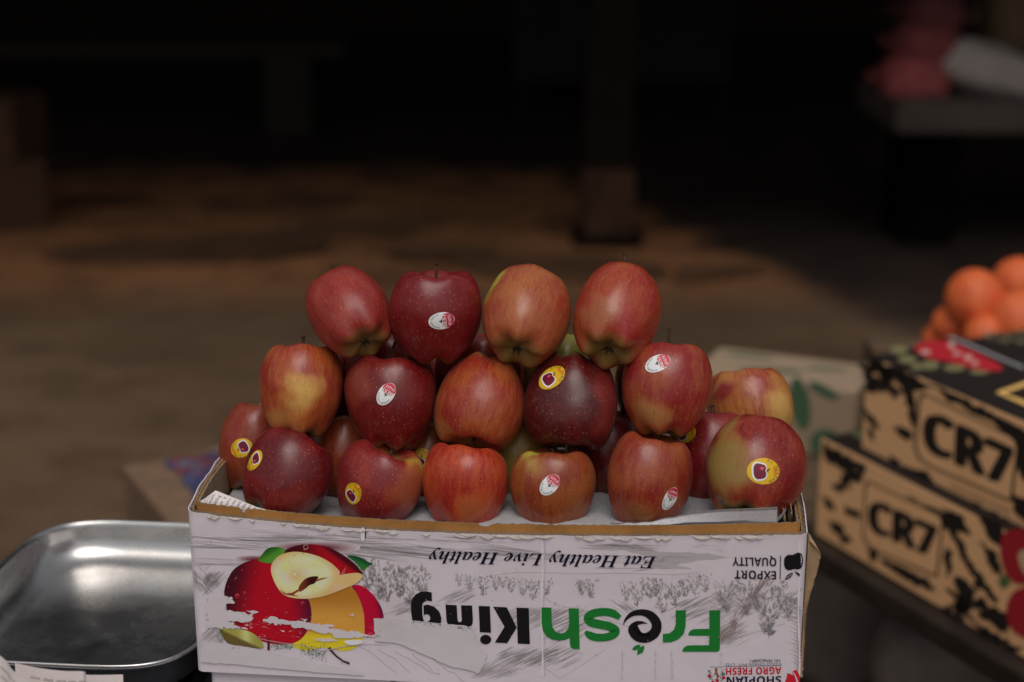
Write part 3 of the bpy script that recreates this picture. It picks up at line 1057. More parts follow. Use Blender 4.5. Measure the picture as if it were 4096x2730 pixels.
# dark line of the corrugation showing through near the bottom right
for i in (0, 2, 3, 6):
    x = 2490 + i * 66
    for k in range(4):
        ink.stroke([(x + r.uniform(-2, 2), 2600 + k * 30 + r.uniform(-8, 8), 1), (x + r.uniform(-2, 2), 2615 + k * 30, 5), (x, 2626 + k * 30, 1)], 2, alb((150, 141, 143)), 11)
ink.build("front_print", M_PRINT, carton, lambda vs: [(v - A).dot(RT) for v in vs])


# ------------------------------------------------------------------ apples
def cam_dir(v):
    return (R_ * v[0] + U_ * v[1] - F_ * v[2]).normalized()


AK = 1.22
CRED = (118, 22, 30); CDEEP = (94, 14, 26); CMAR = (52, 9, 20); CMID = (138, 42, 40); CORG = (152, 74, 46)
CYEL = (196, 152, 78); COLV = (132, 104, 54); CGRN = (160, 158, 58); CPINK = (158, 70, 60)


def apple_mesh(seed, R, k, taper, lobe, up, spin, nu=120, nv=80):
    """lobed, tapering apple about the origin: verts, faces, meridian vectors, local frame"""
    r = random.Random(seed)
    up = up.normalized()
    ax = up.orthogonal().normalized()
    ay = up.cross(ax)
    c, s = math.cos(spin), math.sin(spin)
    ax, ay = ax * c + ay * s, ay * c - ax * s
    at, ab = r.uniform(.30, .38), r.uniform(.24, .30)
    wt_, wb = r.uniform(.40, .46), r.uniform(.36, .42)
    a2, a3, p2, p3 = r.uniform(.015, .04), r.uniform(.01, .03), r.uniform(0, 6), r.uniform(0, 6)
    p5 = r.uniform(0, 6)
    skew = (r.uniform(-.07, .07), r.uniform(-.07, .07))
    prof = []
    for j in range(nv + 1):
        th = 0.012 + (math.pi - 0.024) * j / nv
        rho = math.sin(th) ** 0.78 * (1 + taper * math.cos(th) - 0.05 * math.cos(2 * th))
        z = math.cos(th) - at * math.exp(-(th / wt_) ** 2) + ab * math.exp(-((math.pi - th) / wb) ** 2)
        prof.append((th, rho, z))
    mr = max(p[1] for p in prof)
    z0, z1 = min(p[2] for p in prof), max(p[2] for p in prof)
    vs, mer = [], []
    for th, rho, z in prof:
        low = sstep(1.5, 2.7, th)
        hi = 1 - sstep(0.4, 1.5, th)
        zz = (2 * (z - z0) / (z1 - z0) - 1) * k
        for i in range(nu):
            ph = 2 * math.pi * i / nu
            l5 = math.cos(5 * ph + p5)
            rr = rho / mr * (1 + a2 * math.cos(2 * ph + p2) + a3 * math.cos(3 * ph + p3) * (.4 + hi) + lobe * .55 * l5 * low)
            zq = zz - lobe * 1.15 * (l5 - .3) * math.exp(-((th - 2.62) / .34) ** 2) + lobe * .5 * math.cos(5 * ph + p5 + .5) * math.exp(-((th - .55) / .3) ** 2)
            x = rr * math.cos(ph) + skew[0] * zq
            y = rr * math.sin(ph) + skew[1] * zq
            w = 1 + 0.03 * nz(x * 1.4 + seed, y * 1.4, zq * 1.4)
            vs.append((ax * x + ay * y + up * zq) * R * w)
            mer.append((math.cos(ph) + seed * 1.7, math.sin(ph) + seed * .9, zz))
    fs = [(j * nu + i, (j + 1) * nu + i, (j + 1) * nu + (i + 1) % nu, j * nu + (i + 1) % nu) for j in range(nv) for i in range(nu)]
    n0 = len(vs)
    fs += [tuple(range(nu)), tuple((nv) * nu + i for i in range(nu))[::-1]]
    top = sum((vs[i] for i in range(nu)), V((0, 0, 0))) / nu
    bot = sum((vs[nv * nu + i] for i in range(nu)), V((0, 0, 0))) / nu
    return vs, fs, mer, (ax, ay, up), top, bot


def design_best(k):
    """oval white sticker, a red heart with BEST QUALITY across one half, GARDEN FRESH round the other"""
    W = alb((198, 190, 196)); RD = alb((150, 28, 48)); GD = alb((28, 52, 44))
    out = [("disc", 1.0, .66, W)]
    out.append(("poly", smooth_poly([(.98, 0), (.90, .30), (.66, .50), (.36, .56), (.10, .44), (.02, .20), (.10, .0), (.02, -.20), (.10, -.44), (.36, -.56), (.66, -.50), (.90, -.30)], None, 1), RD, 1))
    out.append(("text", bold("BEST", "serif"), (.36, -.50), (.36, .50), (-.34, 0), W, 2))
    out.append(("text", bold("QUALITY", "serif"), (.70, -.40), (.70, .40), (-.22, 0), alb((214, 170, 176)), 2))
    out.append(("poly", [(-.12, 0), (.0, .16), (.06, .03)], GD, 1)); out.append(("poly", [(-.16, -.02), (-.02, -.18), (.04, -.03)], GD, 1)); out.append(("poly", [(-.22, .02), (.04, .02), (.04, -.03), (-.22, -.03)], GD, 1))
    out.append(("arc", "GARDEN FRESH", 0, 0, .74, .46, math.pi * 1.42, math.pi * .58, .15, alb((58, 74, 76)), 1))
    return out


def design_star(words):
    Y = alb((220, 176, 24), 1.15); MR = alb((84, 14, 34)); W = alb((205, 196, 190)); DG = alb((40, 52, 44))
    out = [("disc", 1.0, .80, Y)]
    ap = [(-.62, 0), (-.60, .30), (-.44, .50), (-.20, .46), (-.02, .40), (.12, .34), (.16, .14), (.08, .02), (.16, -.12), (.12, -.36), (-.04, -.46), (-.24, -.48), (-.46, -.48), (-.60, -.28)]
    out.append(("poly", smooth_poly([((x + .22) * 1.2 - .24, y * 1.2) for x, y in ap], None, 1), W, 1))
    out.append(("poly", smooth_poly(ap, None, 1), MR, 2))
    out.append(("poly", ell(-.10, .16, .12, .09, 10), alb((176, 60, 70)), 3))
    out.append(("poly", [(.16, .02), (.34, .16), (.40, .08), (.26, .0)], DG, 2)); out.append(("poly", [(.16, .02), (.30, -.06), (.30, -.1), (.16, -.03)], DG, 2))
    out.append(("text", bold("APPLE"), (.60, .24), (.60, -.24), (.17, 0), alb((190, 56, 40)), 2))
    out.append(("arc", words, 0, 0, .78, .60, math.pi * .42, -math.pi * .40, .19, DG, 1))
    return out


def put_sticker(apple, bvh, hit, nrm, xdir, yflip, half, design):
    """lay a sticker on the apple's skin: every point of the print drops onto the surface along the sticker's normal"""
    ex = (xdir - nrm * xdir.dot(nrm)).normalized()
    ey = nrm.cross(ex)

    def place(x, y, layer):
        p = hit + ex * (x * half) + ey * (y * half)
        h, n_, _, _ = bvh.ray_cast(p + nrm * 0.012, -nrm, 0.04)
        if h is None:
            h, n_ = p, nrm
        return h + n_ * (0.00022 + 0.00007 * layer)
    k = Ink(place)
    for d in design:
        if d[0] == "disc":
            nr, ns = 6, 40
            pts = [(0, 0)] + [(d[1] * j / nr * math.cos(2 * math.pi * i / ns), d[2] * j / nr * math.sin(2 * math.pi * i / ns)) for j in range(1, nr + 1) for i in range(ns)]
            fs = [(0, 1 + i, 1 + (i + 1) % ns) for i in range(ns)] + [(1 + j * ns + i, 1 + (j + 1) * ns + i, 1 + (j + 1) * ns + (i + 1) % ns, 1 + j * ns + (i + 1) % ns) for j in range(nr - 1) for i in range(ns)]
            k.raw(pts, fs, d[3], 0)
        elif d[0] == "poly":
            k.grad(d[1], d[2], 0.12, d[3] + 1) if len(d[1]) > 6 else k.poly(d[1], d[2], d[3] + 1)
        elif d[0] == "text":
            k.text(d[1], d[2], d[3], d[4], d[5], d[6] + 1)
        else:
            k.arc_text(d[1], d[2], d[3], d[4], d[5], d[6], d[7], d[8], d[9], d[10] + 1)
    return k.build("sticker", M_STICK, apple)


APPLES = []


def apple(cx, cy, w, dep, stem, label, colA, colB, bias=0.0, k=0.98, taper=0.16, lobe=0.05, seed=1, spin=0.0,
          patches=(), sticker=None, stem_len=0.0, stem_lean=(0, 0), group="red apples heaped in the white carton", green_stem=False, stub=False):
    """cx, cy, w: where the apple stands in the photo (2353-wide grid) and how wide; dep: metres behind the carton's front"""
    ctr = at_plane(cx * G, cy * G, loc3(0, dep, ZT), NF)
    R = w * G / 2 / FPX * depth(ctr)
    up = cam_dir(stem)
    vs, fs, mer, fr, top, bot = apple_mesh(seed, R, k, taper, lobe, up, spin)
    ca, cb, bl = [], [], []
    A1, B1 = (tuple(x * q for x, q in zip(alb(cc, AK), (1.0, .80, .58))) for cc in (colA, colB))
    pts = []
    for (px, py, col, size, soft) in patches:
        d = V(((px - cx) / (w / 2), -(py - cy) / (w / 2)))
        q = d.length
        zz = math.sqrt(max(0.03, 1 - min(q, .985) ** 2))
        pts.append((cam_dir((d.x, d.y, zz)), alb(col, AK), size, soft))
    calyx = alb((112, 98, 46), AK)
    for v in vs:
        u = v.normalized()
        c1, c2, b = A1, B1, bias + .16 * nz(u.x * 1.7 + seed * 3, u.y * 1.7, u.z * 1.7)
        for d, col, size, soft in pts:
            a = u.angle(d) + 0.30 * nz(u.x * 2.3 + seed, u.y * 2.3, u.z * 2.3) + 0.07 * nz(u.x * 9, u.y * 9, u.z * 4 + seed)
            t = 1 - sstep(size * (1 - soft), size, a)
            c1, c2, b = lerp(c1, col, t * .92), lerp(c2, col, t), b - 0.25 * t
        q = u.dot(-fr[2])
        t = sstep(0.80, 0.97, q) * .8
        c1, c2 = lerp(c1, calyx, t), lerp(c2, calyx, t)
        t = sstep(0.90, 0.99, -q) * .55
        c1, c2 = lerp(c1, alb((150, 120, 70), AK), t), lerp(c2, alb((150, 120, 70), AK), t)
        ca.append(c1); cb.append(c2); bl.append(b)
    ob = mesh("apple", [ctr + v for v in vs], fs, M_APPLE, None, True, None, {
        "skin_a": ('FLOAT_COLOR', ca), "skin_b": ('FLOAT_COLOR', cb), "blush": ('FLOAT', bl), "meridian": ('FLOAT_VECTOR', mer)}, loc=ctr)
    tag(ob, label, "apple", group)
    APPLES.append((ob, ctr, R))
    # stem
    if stem_len:
        ln = stem_len
        a, b2 = fr[0], fr[1]
        lean = cam_dir((stem_lean[0], stem_lean[1], 0.05)) if stem_lean != (0, 0) else up
        p0 = ctr + top - up * 0.001
        mid = p0 + up * (R * .36)
        end = mid + (lean * .75 + up * .25).normalized() * ln
        MB().tube([p0, p0.lerp(mid, .5), mid, mid.lerp(end, .5) + a * .0004, end - (end - mid).normalized() * .001, end], [.0017, .0014, .0014, .0014, .0018, .0022], 8).build("stem", M_STEMG if green_stem else M_STEM, ob, True)
    else:
        p0 = ctr + top - up * 0.001
        MB().tube([p0, p0 + up * .004 + fr[0] * .001, p0 + up * .008 + fr[0] * .002], [.0014, .0011, .0013], 7).build("stem", M_STEM, ob, True)
    # withered calyx at the other end
    mb = MB()
    b0 = ctr + bot - up * .0002
    for i in range(5):
        t = 2 * math.pi * i / 5 + seed
        d = fr[0] * math.cos(t) + fr[1] * math.sin(t)
        e = fr[1] * math.cos(t) - fr[0] * math.sin(t)
        mb.add([b0 + d * .001 + e * .0016, b0 + d * .001 - e * .0016, b0 + d * .0038 - up * .002 - e * .0009, b0 + d * .0052 - up * .0055, b0 + d * .0038 - up * .002 + e * .0009], [(0, 1, 2, 3, 4)])
    mb.build("calyx", M_CALYX, ob)
    if stub:                                            # stamens / broken stalk standing above the shoulder
        mb = MB()
        s0 = ctr + top
        for i in range(stub[2]):
            d = (U_ * 1.0 + up * .55 + fr[0] * (.22 * math.cos(i * 1.7)) + fr[1] * (.22 * math.sin(i * 2.3)) + cam_dir((stub[0], stub[1], 0)) * .5).normalized()
            L = stub[3] * (1 - .05 * i)
            mb.tube([s0, s0 + d * L * .5, s0 + d * L * .93, s0 + d * L], [stub[4] * 1.1, stub[4], stub[4], stub[4] * 1.35], 6)
        mb.build("stalk", M_STEM, ob)
    if sticker:
        sx, sy, kind, ang, half = sticker
        bvh = BVHTree.FromPolygons([ctr + v for v in vs], fs)
        d = ray(sx * G, sy * G).normalized()
        h, n_, _, _ = bvh.ray_cast(EYE, d)
        if h is not None:
            nrm = V((0, 0, 0))
            for du in (-.5, 0, .5):
                for dv in (-.5, 0, .5):
                    hh, nn, _, _ = bvh.ray_cast(EYE, ray(sx * G + du * 50, sy * G + dv * 50).normalized())
                    if nn is not None:
                        nrm += nn
            nrm.normalize()
            a = math.radians(ang)
            put_sticker(ob, bvh, h, nrm, cam_dir((math.cos(a), math.sin(a), 0)), 1, half, design_best(0) if kind == "best" else design_star(kind))
    return ob


F0 = 0.052; B0 = 0.126; M0 = 0.088; T0 = 0.104
# bottom row, at the front
apple(656, 1098, 203, F0, (.42, .70, -.25), "deep red speckled apple with round yellow sticker at its upper left, front row, far left", CDEEP, (136, 30, 36), .10, .95, .14, .05, 1, .3, [(690, 1150, (126, 46, 40), .6, .8)], (584, 1058, "STAR AGRO", 200, .0104), 0.004)
apple(870, 1117, 196, F0, (.34, .86, .18), "crimson apple with yellow cheek at its upper right and yellow sticker low down, front row", (120, 28, 38), (150, 58, 52), .08, .93, .15, .05, 2, .8, [(955, 1075, (204, 168, 70), .62, .75), (948, 1120, CORG, .8, .8)], (810, 1135, "STAR AGRO", 40, .0108), 0.006, (-.9, .25))
apple(1068, 1120, 201, F0, (.10, .95, -.1), "bright orange red striped apple without a sticker in the front row", (150, 26, 32), (184, 84, 52), -.02, .92, .17, .05, 3, 1.5, [(1080, 1170, (178, 92, 52), .5, .9)])
apple(1271, 1128, 193, F0, (.0, .98, .05), "dull brownish red apple with lime patch on its shoulder and white oval sticker, front row", (128, 44, 34), (148, 88, 50), -.05, .95, .18, .05, 4, 2.2, [(1238, 1046, (180, 178, 62), .26, .6), (1225, 1070, (168, 130, 66), .4, .9)], (1263, 1115, "best", 48, .0102))
apple(1490, 1105, 197, F0, (.20, .96, .08), "tall russet red apple with tilted white sticker near its lower right, front row", (130, 34, 38), (152, 84, 52), .0, 1.03, .10, .05, 5, .1, [(1470, 1180, (140, 86, 48), .5, .9)], (1540, 1147, "best", 64, .0104))
apple(1735, 1083, 228, .056, (.24, .88, -.42), "big half olive half red apple with yellow oval sticker at the carton's right end", (118, 20, 30), (152, 66, 50), .05, .99, .10, .055, 6, .9, [(1645, 1060, (142, 116, 58), .95, .75), (1700, 1165, (128, 112, 52), .5, .7), (1650, 960, (150, 110, 60), .5, .8)], (1755, 1083, "AL MEEZAN", 2, .0136))
# bottom row, at the back
apple(590, 1028, 176, B0, (.1, .98, -.05), "brown red apple in the back row at the far left, yellow sticker half hidden", (132, 48, 42), (140, 72, 52), .0, 1.1, .06, .05, 7, .4, [], (554, 1030, "STAR AGRO", 205, .0104))
apple(790, 1050, 190, B0, (.0, 1, 0), "orange brown apple in the shade behind and between the two leftmost front apples", (124, 44, 36), CORG, -.05, 1.0, .12, .05, 8, 1.1)
apple(985, 1060, 190, B0, (.0, 1, 0), "shaded apple with yellow sticker peeking out left of the bright striped apple", (122, 42, 36), (150, 86, 50), -.03, 1.0, .12, .05, 9, 2.0, [], (966, 1056, "STAR AGRO", 55, .0104))
apple(1190, 1045, 190, B0, (.0, 1, 0), "yellow green apple in the gap left of the lime shouldered front apple", (136, 74, 44), (158, 126, 58), -.12, 1.0, .12, .05, 10, 2.9, [(1180, 1060, (150, 128, 60), .8, .9)])
apple(1400, 1045, 192, B0, (.0, 1, 0), "dark red apple in the gap left of the tall russet front apple", (96, 22, 28), (120, 50, 40), .05, 1.0, .12, .05, 11, 3.5)
apple(1632, 1052, 196, B0, (.05, .97, -.1), "plain red apple behind the tall front apple, dried stalk up and yellow sticker half hidden", (122, 24, 36), (142, 44, 46), .08, 1.02, .12, .05, 12, 4.2, [], (1574, 997, "STAR AGRO", 0, .0106), 0.0008)
apple(1724, 940, 196, .205, (-.1, .95, -.1), "round pink and yellow apple at the carton's back right corner", (146, 50, 48), (180, 132, 78), .0, .9, .10, .04, 13, 5.0, [(1790, 940, (196, 152, 82), .8, .9), (1660, 900, (138, 44, 44), .5, .8)])
# second layer
apple(690, 900, 196, M0, (.02, .99, -.15), "red apple with a large golden yellow cheek, leftmost of the middle row", (142, 40, 40), (172, 98, 56), .0, 1.03, .17, .05, 14, .7, [(702, 895, (204, 158, 80), .62, .85), (660, 960, (176, 118, 62), .5, .9)], None, 0.003)
apple(897, 925, 204, M0, (.06, .99, .0), "dark red heart shaped apple with tilted white oval sticker, middle row", (104, 14, 26), (132, 42, 34), .08, 1.0, .18, .065, 15, 1.6, [(830, 880, (128, 48, 36), .6, .9)], (887, 906, "best", 55, .0106), 0.009, (.35, .9))
apple(1105, 922, 206, M0, (-.15, -.93, .30), "orange red apple lying stem down in the centre of the middle row", (144, 44, 40), (166, 96, 56), .0, 1.0, .12, .05, 16, 2.4, [(1040, 1000, (166, 112, 60), .7, .9)], None, 0.004)
apple(1313, 923, 210, M0, (-.12, -.96, .16), "very dark maroon apple with yellow oval sticker on its upper left, stem down", (74, 12, 18), (104, 24, 24), .10, 1.0, .08, .05, 17, 3.1, [(1400, 890, (122, 40, 36), .75, .9), (1390, 960, (112, 34, 32), .6, .9)], (1267, 867, "STAR AGRO", 32, .0128), 0.013, (0, -1), green_stem=True)
apple(1531, 898, 204, M0, (.05, .97, -.15), "pinkish red apple with white sticker near its top and an upright stalk, middle row right", (136, 34, 42), (158, 86, 54), .03, 1.0, .16, .05, 18, 3.9, [(1490, 950, (164, 108, 62), .55, .9)], (1511, 835, "best", 22, .0112), 0.009, (.04, 1))
# behind the second layer, glimpsed through the gaps
apple(893, 866, 192, .16, (.0, 1, 0), "shaded red apple glimpsed between the top row's two leftmost apples", (112, 24, 32), (138, 54, 46), .05, 1.0, .12, .05, 19, .5)
apple(1098, 868, 194, .16, (.0, 1, 0), "red apple glimpsed behind the top row, right of its stickered apple", (124, 34, 36), (144, 62, 48), .05, 1.0, .12, .05, 20, 1.5)
apple(1296, 866, 188, .16, (.0, 1, 0), "yellow green apple glimpsed behind the gap left of the top row's last apple", (146, 130, 58), (160, 142, 64), -.2, 1.0, .12, .05, 21, 2.5, [(1296, 820, (160, 150, 66), 1.2, .5)])
apple(735, 898, 176, .162, (.0, 1, 0), "shaded red apple deep in the gap right of the golden cheeked apple", (104, 24, 30), (130, 54, 42), .05, 1.0, .12, .05, 26, .9)
apple(1497, 890, 176, .162, (.0, 1, 0), "shaded brownish red apple deep behind the apple with the upright stalk", (110, 30, 32), (130, 60, 44), .03, 1.0, .12, .05, 27, 1.9)
apple(997, 858, 176, .232, (.0, 1, 0), "red apple barely showing in the slit left of the central orange red apple", (92, 22, 28), (112, 44, 36), .05, 1.0, .12, .05, 28, .3)
apple(1200, 858, 176, .232, (.0, 1, 0), "red apple barely showing in the slit left of the dark maroon apple", (92, 24, 28), (118, 48, 36), .05, 1.0, .12, .05, 29, 1.3)
# top row
apple(805, 722, 190, T0, (-.38, .72, -.58), "dusty rose red apple with a pale freckled skin, leftmost of the top row", (136, 40, 44), (156, 66, 60), .02, 1.06, .06, .055, 22, .6, [(800, 815, (150, 92, 60), .45, .9)], None, 0.0, stub=(-.25, 1, 5, .027, .0006))
apple(1000, 728, 208, T0, (.0, .98, .16), "glossy deep red apple with upright stem and white sticker, second in the top row", (112, 14, 28), (132, 28, 34), .12, .95, .10, .055, 23, 1.2, [(985, 640, (186, 140, 76), .22, .9)], (1015, 738, "best", 5, .0112), 0.003, (0.02, 1))
apple(1209, 728, 203, T0, (.22, .76, -.55), "pale pinkish brown apple with lime green patch at its upper left, top row", (148, 62, 48), (166, 104, 66), -.03, 1.04, .06, .055, 24, 2.1, [(1132, 662, (168, 166, 62), .38, .55), (1190, 810, (138, 104, 56), .5, .9)])
apple(1416, 728, 204, T0, (.20, .74, -.62), "warm red apple with a short stalk, last at the right of the top row", (146, 36, 36), (162, 84, 54), .0, 1.08, .06, .055, 25, 2.9, [(1385, 800, (140, 98, 52), .5, .9), (1370, 720, (158, 88, 56), .6, .9)], None, 0.0, stub=(.15, .9, 1, .030, .0014))
for ob, c, R in APPLES[:6]:
    print("apple bottom z-ZT", round(c.z - R - ZT, 4), "R", round(R, 4))
for i in range(len(APPLES)):
    for j in range(i):
        d = (APPLES[i][1] - APPLES[j][1]).length - APPLES[i][2] - APPLES[j][2]
        if d < -0.008:
            print("overlap", i, j, round(d, 4))

# ------------------------------------------------------------------ foam sheet under the apples and a scrap of newspaper
ZF = ZT - 0.010
M_FOAM = NT("shaded_foam")
_o = M_FOAM.obj()
_f = M_FOAM.noise(_o, 900, 2, 0.6)
M_FOAM.l(M_FOAM.mix(M_FOAM.ramp(_f, 0.35, 0.75), (0.40, 0.40, 0.42), (0.55, 0.545, 0.565)), M_FOAM.b.inputs["Base Color"])  # foam greyed: the shadow it lies in is put into the colour
M_FOAM.set(Roughness=0.6)
M_FOAM.bump(_f, 0.5, 0.001)
M_FOAM = M_FOAM.m


def foam(a, b):
    u = 0.012 + (WBOX - 0.030) * a
    w = 0.011 + (DBOX - 0.024) * b
    z = ZF + 0.003 * nz(u * 18, w * 18) + 0.0012 * nz(u * 70, w * 70)
    z -= 0.013 * (1 - sstep(0.10, 0.6, a))
    z += 0.016 * sstep(.62, .95, a) * math.exp(-(w - 0.011) / 0.016)
    z += 0.014 * math.exp(-(WBOX - 0.018 - u) / 0.006)
    return loc3(u, w, z)


mb = MB().grid(foam, 150, 70)
nfo = len(mb.v)
mb.grid(lambda a, b: foam(a, b) - V((0, 0, 0.003)), 150, 70)
for i in range(150):
    mb.f.append((i, i + 1, nfo + i + 1, nfo + i)); mb.m.append(0)
tag(mb.build("foam_sheet", M_FOAM, None, True, loc=loc3(WBOX / 2, DBOX / 2, ZF)), "white packing foam sheet under the apples, curling up at the right end", "foam sheet")
# free corner of the foam lying in front of the big apple
mb = MB()


def foam2(a, b):
    px = 2440 + a * 670
    top = 2092 - 62 * sstep(0.0, 0.95, a) + 5 * math.sin(a * 9) + (6 * nz(a * 14) if a < .6 else 0)
    py = top + (2122 - top) * b
    p = at_plane(px, py, loc3(0, 0.0125 + 0.004 * math.sin(a * 5) * (1 - b), ZT), NF)
    return p


mb.grid(foam2, 80, 8)
n2 = len(mb.v)
mb.grid(lambda a, b: foam2(a, b) + DP * 0.0015, 80, 8)
for i in range(80):
    mb.f.append((i, i + 1, n2 + i + 1, n2 + i)); mb.m.append(0)
for j in range(8):
    q = j * 81 + 80
    mb.f.append((q, q + 81, q + 81 + n2, q + n2)); mb.m.append(0)
M_FOAM2 = simple("foam_edge", (0.74, 0.72, 0.74), 0.6, 0.15, 500, 0.4, 0.001)
tag(mb.build("foam_strip", M_FOAM2, None, True, loc=loc3(WBOX * .8, .013, ZT)), "thin strip of white foam standing along the rim in front of the big right apple", "foam strip")

NEWS = alb((168, 160, 158))
M_NEWS = mat_print("newsprint", 0.8, 0.15, False)
# scrap in the left-hand corner
corner = [V(p) for p in (at_plane(793, 2014, loc3(0, .014, 0), NF), at_plane(862, 1962, loc3(0, .019, 0), NF), at_plane(1085, 2052, loc3(0, .0095, 0), NF), at_plane(820, 2046, loc3(0, .0098, 0), NF))]


def scrap(x, y, layer):
    """x 0..1 from the tip along the sheet, y 0..1 from the rim to the upper fold"""
    lo = corner[0].lerp(corner[3], min(1, x * 4)) if x < .25 else corner[3].lerp(corner[2], (x - .25) / .75)
    hi = corner[0].lerp(corner[1], min(1, x / .28)) if x < .28 else corner[1].lerp(corner[2], (x - .28) / .72)
    p = lo.lerp(hi, y)
    return p + NF * (0.004 * math.sin(y * math.pi) * math.sin(min(1, x * 1.3) * math.pi) + 0.0001 + 0.0001 * layer) + V((0, 0, 0.002 * math.sin(y * math.pi)))


k = Ink(scrap)
n, m = 40, 12
k.raw([(i / n, j / m) for j in range(m + 1) for i in range(n + 1)], [(j * (n + 1) + i, j * (n + 1) + i + 1, (j + 1) * (n + 1) + i + 1, (j + 1) * (n + 1) + i) for j in range(m) for i in range(n)], NEWS, 0)
for i, wd in enumerate(("d its", "Leona-", "inction-", "enabling", "ipate  y", "ontracts a", "ence exec", "of vanshi", "ly expec", "d to fro", "he ng")):
    x = .16 + i * .065
    h = .86 if i < 6 else .9
    k.text(wd, (x, .10), (x + .018, h), (-.036, .0), alb((70, 66, 72)), 2)
o = k.build("newspaper_scrap", M_NEWS, None)
tag(o, "curled corner of printed newspaper tucked inside the carton's left front corner", "newspaper")
mb = MB()

# ------------------------------------------------------------------ second carton below, the table, the scale with its pan
ZTAB = 0.70
rot = Matrix.Rotation(math.atan2(RT.y, RT.x), 3, 'Z')
low = empty("lower_carton", loc3(WBOX / 2, DBOX / 2, ZTAB), "plain white carton under the apple carton, only its top edge showing", "carton")
mb = MB()
pl = rr_path(0.010, WBOX - 0.012, 0.006, DBOX - 0.006, 0.006, 0.004)
f9 = torn(41, 0.0010, ZB - 0.0015)
ring_wall(mb, pl, 0.0, ZTAB + .001, f9, 0, 0.0006)
ring_wall(mb, pl, 0.004, ZTAB + .001, f9, 0, 0.0006)
mb.build("side_wall", [M_PRINT], low, False, None, {"ink": ('FLOAT_COLOR', [PAPER] * len(mb.v)), "wear": ('FLOAT', [0.0] * len(mb.v)), "along": ('FLOAT', [(v - A).dot(RT) for v in mb.v])})
MB().box(loc3(WBOX / 2, DBOX / 2, ZB - 0.008), (WBOX - 0.04, DBOX - 0.03, 0.006), rot).build("lid", M_KRAFT, low)
tab = empty("stall_table", (-.1, 1.42, 0), "stall table under a pale grey blue plastic cover, beneath the cartons", "table")
mcover = simple("plastic_cover", (0.42, 0.45, 0.52), 0.45, 0.12, 6, 0.4, 0.004)
mwood = simple("table_wood", (0.16, 0.10, 0.06), 0.8, 0.4, 4, 0.3, 0.004, stretch=(1, 8, 8))
MB().box((-.33, 1.42, ZTAB - 0.006), (1.08, .78, 0.010), None, 0, 0.003).build("cover", mcover, tab)
MB().box((-.33, 1.42, ZTAB - 0.03), (1.06, .75, 0.036), None, 0, 0.003).build("tabletop", mwood, tab)
for sx in (-.82, .16):
    for sy in (1.12, 1.72):
        MB().box((sx, sy, (ZTAB - .05) / 2), (.05, .05, ZTAB - .05), None, 0, .004).build("leg", mwood, tab)

# weighing scale with a stainless pan
TZ = 0.926
pc = loc3(-.1250, .135, TZ)
PA, PB = 0.1215, 0.152
scale_o = empty("weighing_scale", (pc.x, pc.y, ZTAB), "weighing scale with a shallow stainless steel pan, left of the apple carton", "scale")
t = NT("stainless_steel")
o = t.obj()
sm = t.noise(o, 14, 5, 0.6)
sm2 = t.noise(o, 70, 4, 0.6)
sp = t.noise(o, 240, 2, 0.5)
c = t.mix(t.ramp(sm, 0.42, 0.7), (0.62, 0.61, 0.60), (0.52, 0.49, 0.46))
c = t.mix(t.ramp(sp, 0.68, 0.76, 0, .5), c, (0.20, 0.17, 0.15))
t.l(c, t.b.inputs["Base Color"])
t.set(Metallic=1.0)
t.l(t.math('ADD', t.ramp(sm, 0.3, 0.7, 0.20, 0.29), t.math('MULTIPLY', t.ramp(sm2, 0.3, 0.8), 0.04)), t.b.inputs["Roughness"])
t.bump(t.math('ADD', t.math('MULTIPLY', t.noise(o, 11, 2), 1.0), t.math('MULTIPLY', sm2, 0.06)), 0.16, 0.004)
M_STEEL = t.m


def sup(tt, a, b, e=0.46):
    c, s = math.cos(tt), math.sin(tt)
    return math.copysign(abs(c) ** e, c) * a, math.copysign(abs(s) ** e, s) * b


prof = [(1.000, -.003), (1.006, -.001), (1.005, .001), (0.998, .002), (0.989, .0005), (.984, -.004), (.982, -.010)] + [(.982 - .30 * (1 - math.cos(q)), -.010 - .031 * math.sin(q)) for q in (math.radians(9 * i) for i in range(1, 11))] + [(.5, -.0415), (.25, -.0415), (.02, -.0415)]
ns = 96
mb = MB()
prot = Matrix.Rotation(math.atan2(RT.y, RT.x), 3, 'Z')


def pan_pt(k, z, tt, out=0.0):
    x, y = sup(tt, 1, 1, .47)
    i = (1 - min(k, 1)) * .092
    q = V((x * (PA * max(k - .98, 0) + max(PA - i * 1.0, .002)), y * (PB * max(k - .98, 0) + max(PB - i * 1.62 * (1 if k < .6 else 1 - .38 * (k - .6) / .4), .002)), 0))
    if out:
        q += q.normalized() * out
    return prot @ q + pc + V((0, 0, z))


vs = [pan_pt(k, z, 2 * math.pi * i / ns) for k, z in prof for i in range(ns)]
fs = [(j * ns + i, j * ns + (i + 1) % ns, (j + 1) * ns + (i + 1) % ns, (j + 1) * ns + i) for j in range(len(prof) - 1) for i in range(ns)]
fs.append(tuple((len(prof) - 1) * ns + i for i in range(ns)))
vs2 = [pan_pt(k, z - 0.0016, 2 * math.pi * i / ns, 0.0012) for k, z in prof[4:] for i in range(ns)]
n1 = len(vs)
np2 = len(prof) - 4
fs2 = [(n1 + j * ns + i, n1 + (j + 1) * ns + i, n1 + (j + 1) * ns + (i + 1) % ns, n1 + j * ns + (i + 1) % ns) for j in range(np2 - 1) for i in range(ns)]
fs2.append(tuple(n1 + (np2 - 1) * ns + i for i in range(ns))[::-1])
fs2 += [(i, n1 + i, n1 + (i + 1) % ns, (i + 1) % ns) for i in range(ns)]
mb.add(vs + vs2, fs + fs2)
mb.m = [0] * len(fs) + [1] * len(fs2)
mblk = simple("black_plastic", (0.018, 0.018, 0.02), 0.45, 0.3, 30, 0.1, 0.001)
